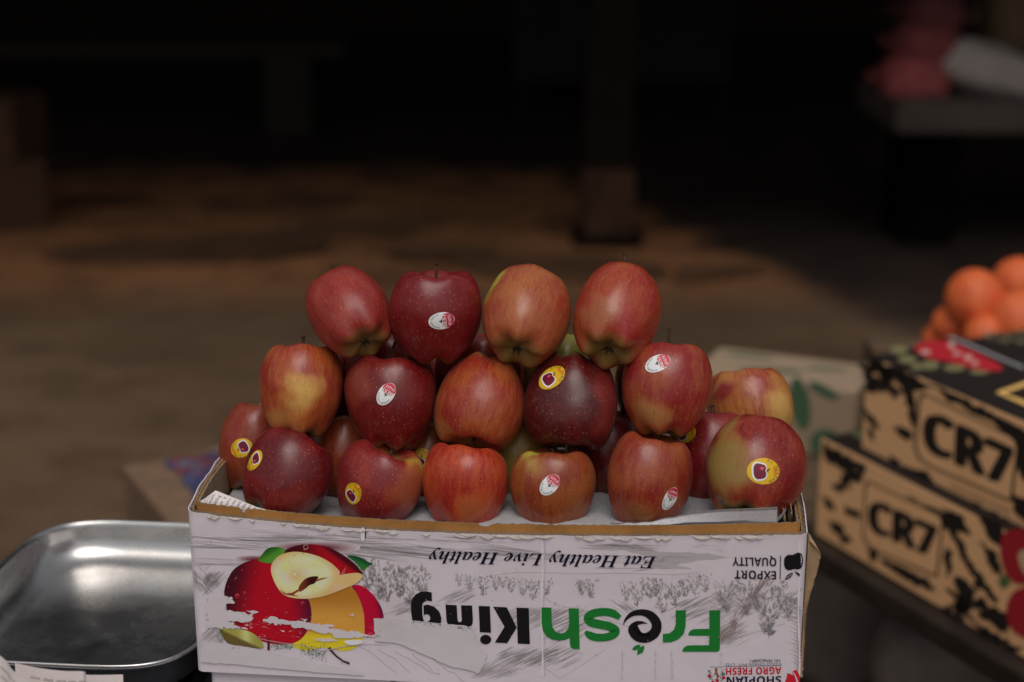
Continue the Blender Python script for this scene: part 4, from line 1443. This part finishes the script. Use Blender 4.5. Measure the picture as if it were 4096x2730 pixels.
mb.build("pan", [M_STEEL, mblk], scale_o, True)
MB().box((pc.x, pc.y + .01, ZTAB + .085), (.20, .25, .165), prot, 0, .02).build("scale_body", mblk, scale_o)
MB().box((pc.x, pc.y + .01, ZTAB + .174), (.10, .10, .016), None, 0, .004).build("pan_support", mblk, scale_o)

# folded newspapers standing in front of the scale
news = empty("newspaper_bundle", at_y(200, 2760, 1.13) - V((0, 0, .2)), "folded newspapers rolled up in front of the steel pan at the lower left", "newspaper")


def sheet(name, path, drop, lines, seed):
    pts = [at_y(*p) for p in path]
    pts = [V(p) for p in spline([tuple(q) for q in pts], 8)]
    n = len(pts)
    dn = V((0, -.035, -.19))

    def place(x, y, layer):
        i = min(n - 2, int(x * (n - 1)))
        p = pts[i].lerp(pts[i + 1], x * (n - 1) - i)
        tg = (pts[i + 1] - pts[i]).normalized()
        nn = tg.cross(dn).normalized()
        if nn.y > 0:
            nn = -nn
        return p + dn * y + nn * (.00012 * layer)
    k = Ink(place)
    m = 10
    g = [(i / (n - 1), j / m) for j in range(m + 1) for i in range(n)]
    k.raw(g, [(j * n + i, j * n + i + 1, (j + 1) * n + i + 1, (j + 1) * n + i) for j in range(m) for i in range(n - 1)], NEWS, 0)
    r = random.Random(seed)
    for i in range(lines):
        for q in range(9):
            x = .12 + q * .085
            y = .035 + i * .038
            w = "".join(r.choice("aeionrstlmcdu") for _ in range(r.randint(4, 8)))
            k.text(w, (x, y + .016), (x + r.uniform(.05, .075), y + .016), (0, -.016), alb((92, 92, 88)) if r.random() < .8 else alb((60, 62, 60)), 2)
    return k.build(name, M_NEWS, news)


sheet("folded_sheet", [(60, 2652, 1.150), (150, 2672, 1.145), (250, 2684, 1.14), (330, 2686, 1.135), (343, 2694, 1.145), (334, 2704, 1.150), (322, 2698, 1.146)], .2, 5, 3)
sheet("back_sheet", [(200, 2690, 1.170), (350, 2700, 1.168), (492, 2699, 1.165)], .2, 0, 4)
sheet("rolled_sheet", [(-120, 2600, 1.12), (-20, 2618, 1.115), (20, 2640, 1.11), (60, 2690, 1.10), (150, 2750, 1.09)], .2, 5, 5)

# ------------------------------------------------------------------ cart at the right with the printed fruit cartons
d1 = V((.446, -.895, 0)).normalized()
d2 = V((.895, .446, 0)).normalized()
M_CARD = mat_print("kraft_print", 0.6, 0.25, False)
TAN = (0.93, 0.525, 0.255)
INKB = (0.022, 0.016, 0.014)


def face_carton(label, ptop, ptopz, zb, L, W, up_box):
    P = at_z(*ptop, ptopz)
    Hh = ptopz - zb
    root = empty("printed_carton", P + d1 * L / 2 + d2 * W / 2 - V((0, 0, Hh)), label, "carton", "black and tan printed fruit cartons")
    rotm = Matrix((d1, d2, V((0, 0, 1)))).transposed()
    mb = MB().box(P + d1 * L / 2 + d2 * W / 2 - V((0, 0, Hh / 2)), (L, W, Hh), rotm, 0, .0015)
    mb.build("body", [M_CARD], root, False, None, {"ink": ('FLOAT_COLOR', [TAN] * len(mb.v)), "wear": ('FLOAT', [0.0] * len(mb.v)), "along": ('FLOAT', [0.0] * len(mb.v))})
    return root, P


def blobs(ink_, n, x0, y0, x1, y1, sx, sy, ang, col, seed, layer=1):
    r = random.Random(seed)
    for _ in range(n):
        x, y = r.uniform(x0, x1), r.uniform(y0, y1)
        a, b = sx * r.uniform(.5, 1.5), sy * r.uniform(.5, 1.5)
        ink_.poly(jag(ell(x, y, a, b, 9, ang + r.uniform(-.3, .3)), b * .5, b * .8, r.randint(0, 9999)), col, layer)


Z5 = Zc(3100, 1000, 996 / 903)
up_root, PU = face_carton("upper black and tan fruit carton with big black lettering, nearest the oranges", (3470, 1425), .879, .733, .62, .34, True)
nU = -d2
iu = Ink(lambda x, y, l: at_plane(x, y, PU, nU) + nU * (.0004 + .00025 * l))
fr_pts = Z5([(535, 515), (860, 675), (880, 695), (886, 725), (862, 915), (560, 785), (520, 755), (505, 715), (522, 540)])
iu.poly(jag(Z5([(333, 378), (903, 653), (903, 720), (800, 640), (720, 560), (640, 520), (560, 500), (480, 505), (440, 470), (390, 450), (345, 440)]), 9, 30, 3), INKB, 1)
iu.poly(fr_pts, INKB, 2)
ctr5 = Z5([(700, 715)])[0]
iu.poly([(ctr5[0] + (x - ctr5[0]) * .950, ctr5[1] + (y - ctr5[1]) * .945) for x, y in fr_pts], TAN, 3)
for ox in (-11, -5, 0, 5, 11):
    iu.text(bold("CR7"), (Z5([(545, 722)])[0][0] + ox, Z5([(545, 722)])[0][1]), (Z5([(853, 862)])[0][0] + ox, Z5([(853, 862)])[0][1]), (6, -158), INKB, 4 + ox * .05)
for i, pts in enumerate(([(320, 565), (345, 590), (385, 640), (370, 655), (330, 615)], [(430, 640), (470, 640), (510, 680), (480, 695), (445, 670)], [(410, 745), (450, 765), (450, 800), (420, 790)], [(462, 470), (500, 500), (512, 530), (506, 575), (482, 555), (460, 515)],
                         [(505, 790), (560, 800), (580, 850), (560, 885), (520, 850)], [(335, 450), (370, 500), (350, 520), (330, 490)], [(870, 700), (960, 740), (960, 880), (890, 830)], [(860, 930), (960, 960), (960, 1000), (900, 975)])):
    iu.poly(jag(Z5(pts), 7, 16, 20 + i), INKB, 2)
iu.poly(Z5([(640, 835), (850, 925), (850, 955), (640, 862)]), lerp(TAN, INKB, .12), 2)
iu.text("family of the Trading", *Z5([(640, 862), (850, 955)]), (4, -18), lerp(TAN, INKB, .45), 3)
blobs(iu, 40, *Z5([(320, 420)])[0], *Z5([(470, 520)])[0], 22, 9, .6, INKB, 71)
for i, pts in enumerate(([(332, 430), (372, 462), (420, 490), (450, 525), (436, 535), (390, 500), (345, 470)], [(478, 520), (505, 540), (512, 620), (500, 660), (488, 600)], [(455, 770), (520, 800), (600, 880), (560, 895), (470, 830)],
                         [(870, 640), (960, 690), (960, 760), (893, 720)], [(590, 500), (700, 545), (800, 600), (870, 640), (860, 660), (740, 600), (620, 540)], [(330, 640), (352, 655), (372, 700), (345, 690)], [(690, 900), (860, 985), (960, 1040), (940, 1050), (800, 980), (680, 925)])):
    iu.poly(jag(Z5(pts), 8, 14, 120 + i), INKB, 2)
iu.build("front_print", M_CARD, up_root)
# top of the upper carton
it = Ink(lambda x, y, l: at_z(x, y, .879) + V((0, 0, .0006 + .0004 * l)))
corners = [PU + d1 * a + d2 * b for a, b in ((.001, .001), (.619, .001), (.619, .339), (.001, .339))]


def proj(p):
    d = p - EYE
    z = d.dot(F_)
    return 2048 + FPX * d.dot(R_) / z, 1365 - FPX * d.dot(U_) / z


it.poly([proj(p) for p in corners], INKB, 0)
it.poly(smooth_poly(Z5([(490, 350), (600, 325), (700, 360), (830, 425), (820, 445), (740, 440), (640, 410), (540, 395)]), None, 2), (.50, .02, .03), 2)
for x, y, rx, ry in ((545, 375, 22, 9), (640, 350, 14, 14), (700, 395, 18, 12), (660, 380, 18, 8), (725, 415, 16, 8)):
    it.poly(ell(*Z5([(x, y)])[0], rx, ry, 14), (.62, .36, .33), 3)
for x, y, rx, ry in ((450, 365, 34, 18), (480, 400, 36, 16), (560, 420, 40, 18), (650, 430, 44, 14), (520, 425, 30, 14), (740, 445, 40, 10)):
    it.poly(ell(*Z5([(x, y)])[0], rx, ry, 14), (.22, .20, .09), 1)
it.poly(Z5([(618, 318), (642, 318), (903, 428), (903, 438)]), (.34, .33, .33), 3)
it.poly(Z5([(800, 520), (960, 462), (960, 480), (830, 524), (960, 570), (960, 592)]), alb((214, 140, 80)), 2)
blobs(it, 14, *Z5([(780, 305)])[0], *Z5([(895, 330)])[0], 30, 9, .3, (.20, .17, .10), 72)
it.build("lid_print", M_CARD, up_root)

lo_root, PL = face_carton("lower black and tan fruit carton with a printed red apple, on the cart rail", (3285, 1752), .7315, .570, .80, .36, False)
il = Ink(lambda x, y, l: at_plane(x, y, PL, nU) + nU * (.0004 + .00025 * l))
fr2 = Z5([(335, 835), (590, 955), (608, 970), (613, 995), (592, 1188), (370, 1095), (335, 1070), (318, 1040), (325, 860)])
il.poly(fr2, INKB, 2)
c5 = Z5([(465, 1010)])[0]
il.poly([(c5[0] + (x - c5[0]) * .950, c5[1] + (y - c5[1]) * .945) for x, y in fr2], TAN, 3)
for ox in (-9, -4, 0, 4, 9):
    il.text(bold("CR7"), (Z5([(345, 1015)])[0][0] + ox, Z5([(345, 1015)])[0][1]), (Z5([(580, 1118)])[0][0] + ox, Z5([(580, 1118)])[0][1]), (4, -126), INKB, 4 + ox * .05)
for i, pts in enumerate(([(175, 700), (330, 780), (320, 810), (250, 770), (180, 740)], [(160, 880), (200, 900), (215, 945), (180, 930)], [(250, 930), (300, 950), (310, 985), (265, 965)], [(330, 1075), (370, 1090), (365, 1135), (340, 1110)], [(225, 1030), (260, 1045), (255, 1070)],
                         [(480, 890), (640, 965), (695, 1100), (815, 1275), (800, 1285), (690, 1150), (632, 1020), (565, 945)], [(650, 1180), (690, 1190), (730, 1250), (716, 1290), (670, 1250)], [(740, 960), (820, 990), (830, 1080), (770, 1040)], [(860, 880), (960, 930), (960, 1010), (880, 960)], [(780, 1290), (850, 1330), (840, 1400), (760, 1340)])):
    il.poly(jag(Z5(pts), 8, 18, 50 + i), INKB, 2)
blobs(il, 26, *Z5([(620, 1180)])[0], *Z5([(760, 1340)])[0], 26, 14, .6, INKB, 73)
blobs(il, 12, *Z5([(230, 800)])[0], *Z5([(310, 860)])[0], 20, 10, .6, INKB, 74)
il.poly(smooth_poly(Z5([(820, 1040), (850, 1015), (903, 1010), (980, 1040), (980, 1210), (903, 1215), (850, 1200), (820, 1120)])), (.42, .02, .03), 4)
il.poly(smooth_poly(Z5([(875, 1100), (920, 1080), (980, 1090), (980, 1200), (910, 1190)])), (.66, .45, .26), 5)
il.poly(smooth_poly(Z5([(838, 1290), (870, 1230), (930, 1220), (990, 1240), (990, 1420), (903, 1410), (850, 1370)])), (.42, .02, .03), 4)
il.poly(smooth_poly(Z5([(808, 1200), (840, 1170), (860, 1210), (830, 1230)])), (.10, .16, .05), 5)
for i, pts in enumerate(([(170, 720), (215, 745), (300, 795), (322, 835), (296, 840), (240, 795), (180, 755)], [(600, 930), (680, 960), (720, 1040), (660, 1020)], [(622, 1070), (640, 1090), (646, 1160), (626, 1190), (616, 1140)], [(380, 1110), (470, 1150), (560, 1200), (600, 1250), (520, 1220), (400, 1150)],
                         [(740, 1050), (800, 1100), (830, 1180), (790, 1170)], [(700, 1330), (800, 1390), (900, 1450), (880, 1460), (760, 1400)], [(190, 980), (240, 1000), (280, 1060), (230, 1040)])):
    il.poly(jag(Z5(pts), 8, 14, 150 + i), INKB, 2)
il.build("front_print", M_CARD, lo_root)
itl = Ink(lambda x, y, l: V((x, y, .7315 + .0006 + .0004 * l)))
cs = [PL + d1 * a + d2 * b for a, b in ((.001, .001), (.799, .001), (.799, .359), (.001, .359))]
itl.poly([(p.x, p.y) for p in cs], INKB, 0)
q0 = PL + d1 * .03 + d2 * .08
itl.poly(ell(q0.x, q0.y, .035, .02, 14), (.20, .22, .10), 1)
itl.build("lid_print", M_CARD, lo_root)

# the cart: rail, deck, legs
cart = empty("market_cart", PL + d1 * .6 + d2 * .3 - V((0, 0, PL.z)), "dark iron market cart carrying the printed cartons at the right", "cart")
miron = simple("dark_iron", (0.055, 0.042, 0.036), 0.45, 0.4, 20, 0.3, 0.002, metal=0.4)
rotm = Matrix((d1, d2, V((0, 0, 1)))).transposed()
MB().box(PL + d1 * .75 + d2 * -.006 - V((0, 0, PL.z - .548)), (2.1, .05, .036), rotm, 0, .006).build("rail", miron, cart)
MB().box(PL + d1 * .55 + d2 * .50 - V((0, 0, PL.z - .553)), (2.45, .95, .020), rotm, 0, .004).build("deck", mwood, cart)
for a, b in ((-.22, .02), (1.6, .02), (-.62, .95), (1.6, .95)):
    MB().box(PL + d1 * a + d2 * b - V((0, 0, PL.z - .265)), (.04, .04, .53), rotm, 0, .004).build("leg", miron, cart)
# beige carton behind the apples, on the cart
P = at_y(2850, 1500, 2.62)
zt2 = .70
bc = at_z(2830, 1540, zt2)
mb = MB().box(bc + V((.155, .10, -.0675)), (.30, .16, .135), Matrix.Rotation(math.radians(-24), 3, 'Z'), 0, .008)
bcar = empty("beige_carton", bc + V((.155, .10, -.135)), "beige carton with blurred green print just behind the apple carton's right end", "carton")
RB = Matrix.Rotation(math.radians(-24), 3, 'Z')
cb_ = bc + V((.155, .10, -.0675))
nb = len(mb.v)
for x, y, a, b, rr_ in ((-.05, .045, .05, .016, .2), (.05, .03, .018, .05, 0.2), (.09, .06, .03, .01, -.4), (-.02, -.05, .06, .014, -.1), (.10, -.04, .03, .03, 0)):
    mb.add([cb_ + RB @ V((q[0], -.0808, q[1])) for q in ell(x, y, a, b, 16, rr_)], [tuple(range(16))])
for x, y, a, b, rr_ in ((-.02, -.03, .06, .014, .3), (.07, .02, .04, .010, .2), (-.08, .04, .05, .010, 0)):
    mb.add([cb_ + RB @ V((q[0], q[1], .0683)) for q in ell(x, y, a, b, 16, rr_)], [tuple(range(16))])
mb.build("body", M_CARD, bcar, False, None, {"ink": ('FLOAT_COLOR', [(0.37, 0.27, 0.18)] * nb + [(.07, .13, .07)] * (len(mb.v) - nb)), "wear": ('FLOAT', [0.0] * len(mb.v)), "along": ('FLOAT', [0.0] * len(mb.v))})

# oranges beyond the upper carton, on a shallow crate
to = NT("orange_peel")
o = to.obj()
vo = to.n("TexVoronoi"); vo.inputs["Scale"].default_value = 420
to.l(o, vo.inputs["Vector"])
to.l(to.mix(to.ramp(to.noise(o, 22, 3), .3, .7), (0.78, 0.16, 0.04), (0.66, 0.095, 0.025)), to.b.inputs["Base Color"])
to.set(Roughness=0.55)
to.bump(vo.outputs["Distance"], 0.35, 0.0015)


def orange(p, R, label, seed):
    bm = bmesh.new()
    bmesh.ops.create_uvsphere(bm, u_segments=48, v_segments=28, radius=1)
    for v in bm.verts:
        c = v.co
        d = math.acos(max(-1, min(1, c.z)))
        s = 1 - .10 * math.exp(-(d / .22) ** 2) - .03 * math.exp(-((math.pi - d) / .2) ** 2) + .03 * nz(c.x + seed, c.y, c.z)
        v.co = Matrix.Rotation(seed, 3, 'X') @ Matrix.Rotation(seed * 2, 3, 'Y') @ V((c.x * s, c.y * s, c.z * s * .93))
    bm.verts.index_update()
    o = mesh("orange", [p + v.co * R for v in bm.verts], [[v.index for v in f.verts] for f in bm.faces], to.m, None, True, loc=p)
    bm.free()
    b = MB()
    e = Matrix.Rotation(seed, 3, 'X') @ Matrix.Rotation(seed * 2, 3, 'Y') @ V((0, 0, 1))
    b.tube([p + e * R * .80, p + e * R * .86], [.004, .003], 8).build("stem_button", M_STEMG, o)
    return tag(o, label, "orange", "oranges heaped beyond the printed cartons")


OY = 2.72
for i, (x, y, w, yy, lb) in enumerate((
        (2243, 690, 148, OY, "large orange at the upper left of the heap beyond the printed cartons"),
        (2342, 742, 150, OY - .06, "orange at the heap's right, cut by the picture's edge"),
        (2192, 748, 104, OY + .03, "orange at the lower left of the heap, half in shade"),
        (2266, 776, 110, OY - .07, "orange at the bottom of the heap just above the carton lid"),
        (2338, 655, 132, OY + .09, "topmost orange of the heap at the right edge"),
        (2156, 784, 80, OY + .05, "small orange lowest at the heap's left end, behind the carton"))):
    p = at_y(x * G, y * G, yy)
    orange(p, w * G / 2 / FPX * depth(p), lb, i * 1.3 + .4)
oc = empty("fruit_crate", at_y(2290 * G, 800 * G, OY + .02) - V((0, 0, .35)), "wooden crate under the oranges, hidden behind the printed cartons", "crate")
cz = at_y(2290 * G, 810 * G, OY).z - .03
for q in range(max(4, int((cz - .565) / .055))):
    MB().box(oc.location.copy() + V((.06, 0, cz - oc.location.z - .02 - q * .055)), (.52, .34, .045), None, 0, .003).build("board", mwood, oc)
# pale sacks under the cart
msack = simple("pale_sack", (0.34, 0.28, 0.24), 0.9, 0.3, 6, 0.4, 0.01)


def sack(name, c, s, mat, label, cat, group=None, seed=0, tilt=0.0):
    bm = bmesh.new()
    bmesh.ops.create_uvsphere(bm, u_segments=40, v_segments=24, radius=1)
    R3 = Matrix.Rotation(tilt, 3, 'Y')
    for v in bm.verts:
        x, y, z = v.co
        q = V((math.copysign(abs(x) ** .6, x), math.copysign(abs(y) ** .6, y), math.copysign(abs(z) ** .75, z)))
        q *= 1 + .12 * nz(x * 1.6 + seed, y * 1.6, z * 1.6) + .05 * nz(x * 5, y * 5 + seed, z * 5)
        v.co = R3 @ V((q.x * s[0] / 2, q.y * s[1] / 2, q.z * s[2] / 2))
    bm.verts.index_update()
    o = mesh(name, [V(c) + v.co for v in bm.verts], [[v.index for v in f.verts] for f in bm.faces], mat, None, True, loc=c)
    bm.free()
    top = V(c) + R3 @ V((-s[0] * .5, 0, 0))
    if cat == "sack":
        MB().tube([top, top + R3 @ V((-.02, 0, .01)), top + R3 @ V((-.05, 0, .02))], [s[2] * .10, s[2] * .05, s[2] * .12], 10).build("tied_end", mat, o, True)
    return tag(o, label, cat, group)


sack("sack", at_z(3370, 2470, .14) , (.26, .2, .26), msack, "pale sack on the ground in the dark under the cart rail", "sack", None, 5, 1.2)
sack("sack", at_z(3760, 2760, .12), (.3, .2, .24), msack, "dim pale sack beneath the cart near the picture's bottom edge", "sack", None, 6, 1.4)

# ------------------------------------------------------------------ carton with a coloured plastic packet behind the pan
lc = at_z(650, 2070, .60) + V((.085, 0, -.02))
tc = empty("tall_carton", V((lc.x + .02, lc.y + .20, 0)), "tall brown carton standing behind the steel pan", "carton")
LZ = lc.z
RC = Matrix.Rotation(math.radians(28), 3, 'Z')
MB().box(V((lc.x + .03, lc.y + .20, LZ / 2)), (.36, .36, LZ), RC, 0, .006).build("body", mat_kraft("brown_board", (0.24, 0.15, 0.095)), tc)
MB().box(V((lc.x + .03, lc.y + .20, LZ + .0015)), (.05, .36, .002), RC, 0, 0).build("tape", simple("packing_tape", (.30, .20, .12), .3, .2, 8, 0), tc)
tp = NT("coloured_plastic")
o = tp.obj()
f = tp.noise(o, 14, 2, .5)
f2 = tp.noise(o, 19, 2, .5, (1, 1.5, 1))
c = tp.mix(tp.ramp(f, .42, .55), (0.06, 0.065, 0.15), (0.19, 0.055, 0.065))
c = tp.mix(tp.ramp(f2, .55, .66), c, (0.13, 0.15, 0.23))
tp.l(c, tp.b.inputs["Base Color"])
tp.set(Roughness=.35)
tp.bump(tp.noise(o, 30, 3), .5, .004)
def packet(a, b):
    q = RC @ V(((a - .5) * .27 + .012 * nz(b * 6, 2), (b - .5) * .31 + .012 * nz(a * 6, 5), 0))
    e = min(1, 6 * min(a, 1 - a, b, 1 - b))
    return V((lc.x + .05, lc.y + .215, LZ + .003)) + q + V((0, 0, e ** .6 * (.016 + .012 * nz(a * 4, b * 4, 3) + .006 * nz(a * 11, b * 11))))


mb = MB().grid(packet, 50, 50)
mb.grid(lambda a, b: V((*packet(a, b).xy, LZ + .0025)), 50, 50)
tag(mb.build("plastic_packet", tp.m, None, True, loc=V((lc.x + .03, lc.y + .20, LZ))), "crumpled blue and red plastic packet lying flat on the tall brown carton", "packet")

# ------------------------------------------------------------------ the dim yard behind
mpost = simple("grimy_concrete", (0.11, 0.088, 0.07), 0.9, 0.45, 5, 0.4, 0.008)
pb = at_z(2430, 985, 0)
post = empty("post", pb, "dark square post standing in the middle of the yard behind the apples", "post")
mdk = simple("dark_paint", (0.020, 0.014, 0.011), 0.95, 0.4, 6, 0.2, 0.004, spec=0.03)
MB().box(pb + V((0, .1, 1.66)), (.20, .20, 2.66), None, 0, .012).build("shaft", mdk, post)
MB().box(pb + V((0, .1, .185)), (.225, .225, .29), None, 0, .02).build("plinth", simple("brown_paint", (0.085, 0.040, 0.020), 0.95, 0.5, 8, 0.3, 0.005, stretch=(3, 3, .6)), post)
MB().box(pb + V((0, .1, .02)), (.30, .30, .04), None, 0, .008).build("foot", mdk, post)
# dark counter behind the post
c0 = at_z(2050, 520, 0); c1 = at_z(2920, 520, 0)
cc = (c0 + c1) / 2
stall = empty("stall_counter", cc, "large dark boarded counter in deep shade behind the post", "counter")
wd = c1.x - c0.x
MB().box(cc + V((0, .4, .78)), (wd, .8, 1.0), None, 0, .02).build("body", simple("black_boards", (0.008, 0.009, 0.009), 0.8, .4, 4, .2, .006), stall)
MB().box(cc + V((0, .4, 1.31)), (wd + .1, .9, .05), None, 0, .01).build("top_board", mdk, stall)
for a in (-1, 1):
    for b in (.06, .74):
        MB().box(cc + V((a * (wd / 2 - .06), b, .14)), (.08, .08, .28), None, 0, .005).build("leg", mdk, stall)
# low bench on block legs at the left
b0 = at_z(1150, 545, 0)
bench = empty("bench", b0, "low stone bench on block legs in the shade at the left", "bench")
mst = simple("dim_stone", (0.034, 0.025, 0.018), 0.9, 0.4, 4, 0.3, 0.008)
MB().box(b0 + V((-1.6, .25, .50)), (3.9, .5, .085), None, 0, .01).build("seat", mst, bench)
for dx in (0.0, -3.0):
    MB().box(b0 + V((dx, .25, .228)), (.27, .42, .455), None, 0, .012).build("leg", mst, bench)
# counter at the right with sacks
rc = at_z(3585, 410, .66)
rcn = empty("stone_ledge", V((rc.x + 1.1, rc.y + .35, 0)), "grey stone ledge at the upper right carrying the sacks", "ledge")
mled = simple("grey_stone", (0.10, 0.076, 0.063), 0.9, 0.3, 4, 0.3, 0.008)
MB().box(V((rc.x + 1.1, rc.y + .35, .60)), (2.2, .75, .12), None, 0, .012).build("slab", mled, rcn)
for dx in (.25, 1.95):
    MB().box(V((rc.x + dx, rc.y + .52, .27)), (.22, .40, .54), None, 0, .01).build("pier", simple("shaded_stone", (.004, .0035, .003), .95, .3, 4, .2, .005, spec=0.02), rcn)  # near-black copy of the stone, standing in for shade below the slab
mpk = simple("pink_net", (0.46, 0.10, 0.10), 0.85, 0.4, 14, 0.5, 0.008)
mpk2 = simple("dark_pink_net", (0.26, 0.06, 0.06), 0.85, 0.4, 14, 0.5, 0.008)
mwh = simple("white_sack", (0.46, 0.39, 0.35), 0.7, 0.2, 5, 0.4, 0.012)
p1 = at_y(3650, 318, rc.y + .28)
sack("net_sack", p1, (.27, .24, .20), mpk, "pink net sack on the ledge, lowest of its pile", "sack", "pink net sacks piled on the stone ledge", 1)
p2 = at_y(3695, 178, rc.y + .30)
sack("net_sack", p2, (.26, .24, .18), mpk2, "darker pink net sack lying on top of the lowest one", "sack", "pink net sacks piled on the stone ledge", 2)
p2b = at_y(3725, 50, rc.y + .34)
sack("net_sack", p2b, (.26, .24, .17), simple("dull_pink_net", (0.13, 0.035, 0.035), .9, .4, 14, .5, .008), "dull dark pink sack at the top of the pile", "sack", "pink net sacks piled on the stone ledge", 3)
p3 = at_y(3935, 275, rc.y + .30)
sack("white_sack", p3, (.42, .3, .20), mwh, "plump white sack leaning beside the pink net sacks on the ledge", "sack", None, 4, math.radians(14))
p4 = at_y(4030, 80, rc.y + .6)
hang = simple("brown_sack", (0.14, 0.09, 0.045), .9, .4, 8, .4, .008)
sack("jute_sack", p4 , (.24, .3, .40), hang, "dim brown jute sack standing behind the white sack at the upper right corner", "sack", None, 8, 0)
# cartons stacked at the left edge
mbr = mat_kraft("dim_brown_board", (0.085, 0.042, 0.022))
l0 = at_z(60, 960, 0)
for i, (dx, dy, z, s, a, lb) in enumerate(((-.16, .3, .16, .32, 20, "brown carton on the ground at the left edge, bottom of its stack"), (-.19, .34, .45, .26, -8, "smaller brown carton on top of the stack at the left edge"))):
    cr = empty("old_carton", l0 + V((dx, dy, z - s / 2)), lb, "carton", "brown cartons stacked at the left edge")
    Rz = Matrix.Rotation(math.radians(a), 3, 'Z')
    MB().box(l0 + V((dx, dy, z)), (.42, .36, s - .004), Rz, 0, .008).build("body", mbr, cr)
    MB().box(l0 + V((dx, dy, z + s / 2 - .0005)), (.05, .36, .003), Rz).build("tape", simple("old_tape", (.16, .10, .06), .5, .3, 8, 0), cr)
# flattened cardboard lying on the ground
r = random.Random(77)
SH = ((700, 1000, 1500, 850, "long flattened brown cardboard sheet on the ground at the left"), (1230, 800, 420, 90, "dark torn cardboard sheet lying before the bench"), (2230, 1060, 900, 120, "wide brown cardboard sheet lying in front of the post"),
      (1480, 900, 560, 60, "small brown cardboard piece left of the post"), (2850, 1080, 420, 70, "brown cardboard piece lying right of the post"), (420, 800, 340, 70, "pale brown cardboard scrap near the stacked cartons"),
      (1750, 1000, 480, 60, "rust brown cardboard strip between post and bench"), (1050, 960, 560, 60, "brown cardboard strip in front of the bench, partly in light"))
for i, (px, py, wpx, hp, lb) in enumerate(SH):
    c = at_z(px, py, .012 + i * .003)
    w = wpx / FPX * depth(c)
    d = w * r.uniform(.45, .8)
    if i == 0:
        w, d = w * .75, .5
    pts = jag(smooth_poly([(-w / 2, -d / 2 * r.uniform(.4, 1)), (w * r.uniform(-.2, .2), -d / 2), (w / 2, -d / 2 * r.uniform(.3, .9)), (w / 2 * r.uniform(.7, 1), d / 2), (-w / 2 * r.uniform(.6, 1), d / 2 * r.uniform(.5, 1))], None, 1), .03, .10, i)
    an = r.uniform(-.35, .35)
    P2 = [(c.x + x * math.cos(an) - y * math.sin(an), c.y + x * math.sin(an) + y * math.cos(an)) for x, y in pts]
    tri = [tuple(q) for q in tessellate_polygon([[V((x, y, 0)) for x, y in P2]])]
    n = len(P2)
    lift = lambda x, y: c.z + .012 * max(0, nz(x * 2.2 + i, y * 2.2))
    vs = [(x, y, lift(x, y)) for x, y in P2] + [(x, y, lift(x, y) - .005) for x, y in P2]
    fs = tri + [tuple(q + n for q in t3) for t3 in tri] + [(q, (q + 1) % n, (q + 1) % n + n, q + n) for q in range(n)]
    kcol = r.uniform(.8, 1.25)
    ob = mesh("cardboard_sheet", vs, fs, simple("flattened_board", tuple(x * kcol for x in (0.21, 0.102, 0.048)), .9, .5, 3, .3, .004, stretch=(.6, 2, 1)), None, False, loc=c)
    tag(ob, lb, "cardboard", "flattened cardboard lying in the yard")
print("verts", sum(len(o.data.vertices) for o in SC.objects if o.type == 'MESH'))
